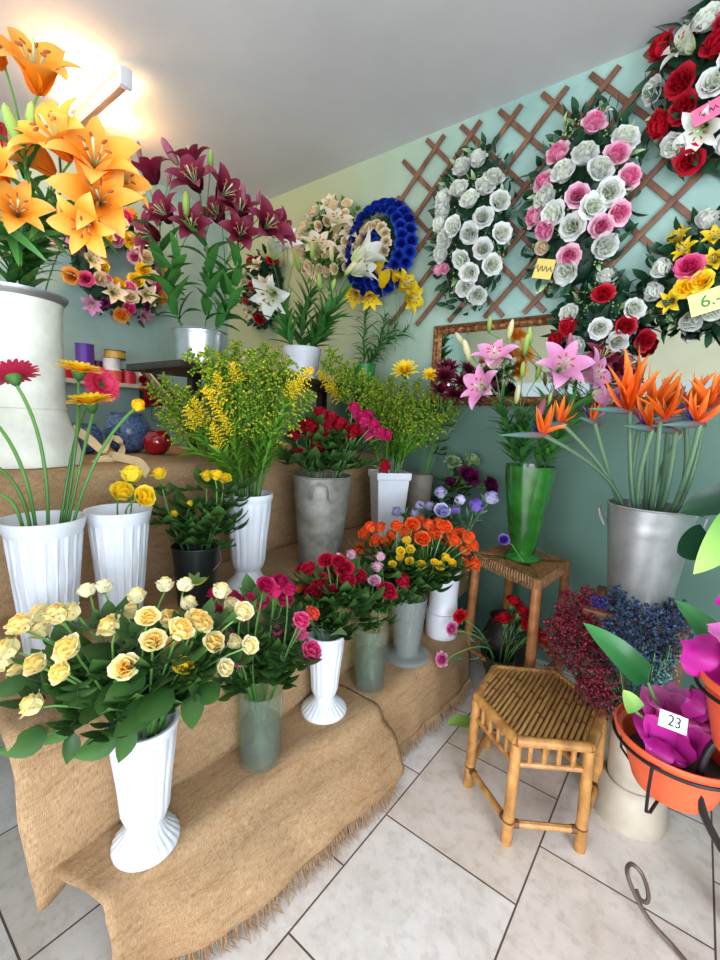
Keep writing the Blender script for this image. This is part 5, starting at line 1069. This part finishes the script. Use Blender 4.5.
sc=[AZ(700,975,.01),AZ(672,945,.012),AZ(648,918,.03),AZ(632,888,.06),AZ(627,870,.085),AZ(632,864,.085),AZ(642,874,.07),AZ(648,892,.05),AZ(647,902,.035),AZ(640,899,.035),AZ(636,889,.045)]
bp('foot_scroll',tube(smooth([V(.22,1.28,.03),V(.20,1.22,.006)]+sc),.0055,8),'wiregrey',ws)
tb=thing('side_table','dark reddish wooden table at the right edge behind the wire stand','table',(.4,1.55,0))
bp('top',box(.20,.9,1.33,1.9,.36,.39,.004),'wood',tb)
for x in (.205,.86):
    for y in (1.36,1.84): bp('leg',box(x,x+.04,y,y+.04,0,.36,.003),'wood',tb)
# fallen leaf on the floor behind the bamboo stool
fl=AZ(466,738,.02); fo=thing('fallen_leaf','big green leaf on the floor behind the bamboo stool leg','leaf',fl); part('blade',leafy(.15,.09,60,95,1,.2,8,3,'leaf').mesh('blade','lime'),fo,T(fl+V(.02,.07,.02))@RZ(-2.2)); bp('stalk',tube([fl+V(.02,.07,.02),fl+V(.04,.1,.01)],.003,5),'stem',fo)

# ------------------------------------------------------------------ left wall shelf with ribbon
zs=1.43
rs=thing('ribbon_shelf','narrow wooden wall shelf carrying ribbon spools below the flower ring','shelf',(LW+.1,1.4,zs))
bp('board',box(LW+.002,LW+.24,.75,1.72,zs-.025,zs),'beigepot',rs)
for yy in (.85,1.62): bp('bracket',box(LW+.002,LW+.18,yy,yy+.02,zs-.15,zs-.026),'darkwood',rs)
def spool(px,x,z,r_,h,mat,fl_,label):
    p=AX(px,380,x); o=thing('ribbon_spool',label,'ribbon spool',(x,p.y,z),'ribbon spools on the wall shelf')
    bp('ribbon',MB().merge(lathe([(r_*.93,.003),(r_*.95,h*.5),(r_*.93,h-.003),(.001,h-.003)],28),T(x,p.y,z)),mat,o)
    for zz in (0,h-.004): bp('flange',MB().merge(lathe([(.001,zz),(r_,zz),(r_,zz+.004),(.001,zz+.004)],28),T(x,p.y,z)),fl_,o)
spool(86,-3.2,zs,.075,.10,'ribbon_magenta','ribbon_magenta','magenta ribbon spool standing under the purple one')
spool(86,-3.2,zs+.10,.056,.13,'purple','purple','purple ribbon spool on top of the magenta one')
spool(113,-3.2,zs,.058,.085,'ribbon_orange','ribbon_white','orange ribbon spool at the base of the middle pile')
spool(112,-3.2,zs+.085,.056,.075,'ribbon_white','ribbon_white','white ribbon spool in the middle of its pile')
spool(116,-3.2,zs+.16,.066,.055,'ribbon_gold','spool_black','gold ribbon spool with black flanges on top of white spool')
spool(128,-3.22,zs,.055,.10,'ribbon_red','spool_black','red ribbon spool with black flanges beside the orange one')
spool(64,-3.2,zs,.06,.08,'ribbon_red','ribbon_white','low red ribbon spool next to the cream can')
spool(98,-3.26,zs,.05,.14,'spool_black','ribbon_magenta','tall dark ribbon spool at the back of shelf')
for i,(px,mat) in enumerate(((134,'beigepot'),(139,'wood'),(144,'beigepot'),(149,'darkwood'))):
    q=V(-2.3,1.42+.045*i,Z3+.012); p=AD(px,368,depth(q)+.12); o=thing('wooden_stick',('palest','reddish','second pale','darkest')[i]+' flat wooden stick leaning behind the goldenrod by the shelf','stick',q,'leaning sticks'); bp('stick',bar(q,p,.035,.01,(1,0,0),.002),mat,o)
# things on the top step behind the can
bpz=f3
pc=AD(128,440,2.1)
def ballpot(x,y,r_,mat,label):
    o=thing('ball_pot',label,'pot',(x,y,bpz)); pr=[(r_*.5,0),(r_*.8,r_*.25),(r_,r_*.8),(r_*.93,r_*1.3),(r_*.66,r_*1.65),(r_*.7,r_*1.75),(r_*.62,r_*1.75),(r_*.6,r_*1.6),(r_*.85,r_*1.2),(r_*.4,.02),(.001,.02)]
    bp('body',MB().merge(lathe(pr,36),T(x,y,bpz)),mat,o)
ballpot(pc.x,pc.y,.105,'speckle','round blue speckled pot behind the cream ribbon'); pr_=AD(157,448,2.05); ballpot(pr_.x,pr_.y,.062,'redglass','small red glass pot right of the speckled pot')
pd=AD(84,446,1.95); ballpot(pd.x,pd.y,.075,'speckle','smaller speckled bowl beside the cream can base')
rb=thing('cream_ribbon','cream ribbon trailing over the front of the top step','ribbon',AD(100,455,1.6))
def ribbon(pts,w,o):
    P_=smooth([AD(*p) for p in pts],6); mb=MB()
    for i,p in enumerate(P_):
        t=(P_[min(i+1,len(P_)-1)]-P_[max(0,i-1)]).normalized(); s=t.cross(-fw).normalized(); s=(s*math.cos(i*.12)+(-fw)*.5*math.sin(i*.21)).normalized()
        mb.v+= [tuple(p-s*w/2),tuple(p+s*w/2)]; mb.t+=[.5,.5]
    for i in range(len(P_)-1): mb.f.append((2*i,2*i+2,2*i+3,2*i+1)); mb.mi.append(0)
    b=bp('ribbon_tail',mb,'cream_ribbon',o)
ribbon([(72,428,1.75),(88,438,1.72),(104,452,1.7),(122,458,1.66),(138,462,1.6),(148,474,1.5)],.034,rb)
ribbon([(104,452,1.7),(112,438,1.78),(120,442,1.8),(121,454,1.74),(112,460,1.68),(96,462,1.66)],.03,rb)
ribbon([(84,470,1.6),(98,460,1.66),(110,456,1.68)],.03,rb)
# red panel
rp=thing('red_picture','red framed panel on the grey wall behind the orange lilies','picture',(LW+.02,.78,2.38))
bp('board',box(LW+.002,LW+.03,.55,.88,2.38,2.80,.003),'redpaint',rp); 
fm=MB()
for a in ((.535,.56,2.36,2.82),(.87,.895,2.36,2.82),(.56,.87,2.36,2.385),(.56,.87,2.795,2.82)): fm.merge(box(LW+.002,LW+.04,a[0],a[1],a[2],a[3]))
bp('frame',fm,'redglass',rp)
# red artificial sprig near the sticks
rsz=V(-2.22,1.52,Z3+.006); rsx=thing('red_sprig','sprig of small red artificial flowers beside the leaning sticks','flower',rsz)
for px,py in ((146,388),(150,394),(154,400),(158,396),(160,405),(148,402),(144,380)): part('bloom',rose_me('p_red',0,.6),rsx,T(AD(px,py,2.3))@frame(-fw)@S(.8))
bp('stem',tube([rsz,AD(152,420,2.35),AD(151,404,2.31),AD(146,380,2.31)],.003,5),'stem',rsx)

finish_labels()
SC.view_settings.view_transform='Standard'; SC.view_settings.look='None'; SC.view_settings.exposure=.16; SC.view_settings.gamma=1
SC.cycles.max_bounces=8; SC.cycles.transparent_max_bounces=16; SC.cycles.caustics_reflective=False; SC.cycles.caustics_refractive=False
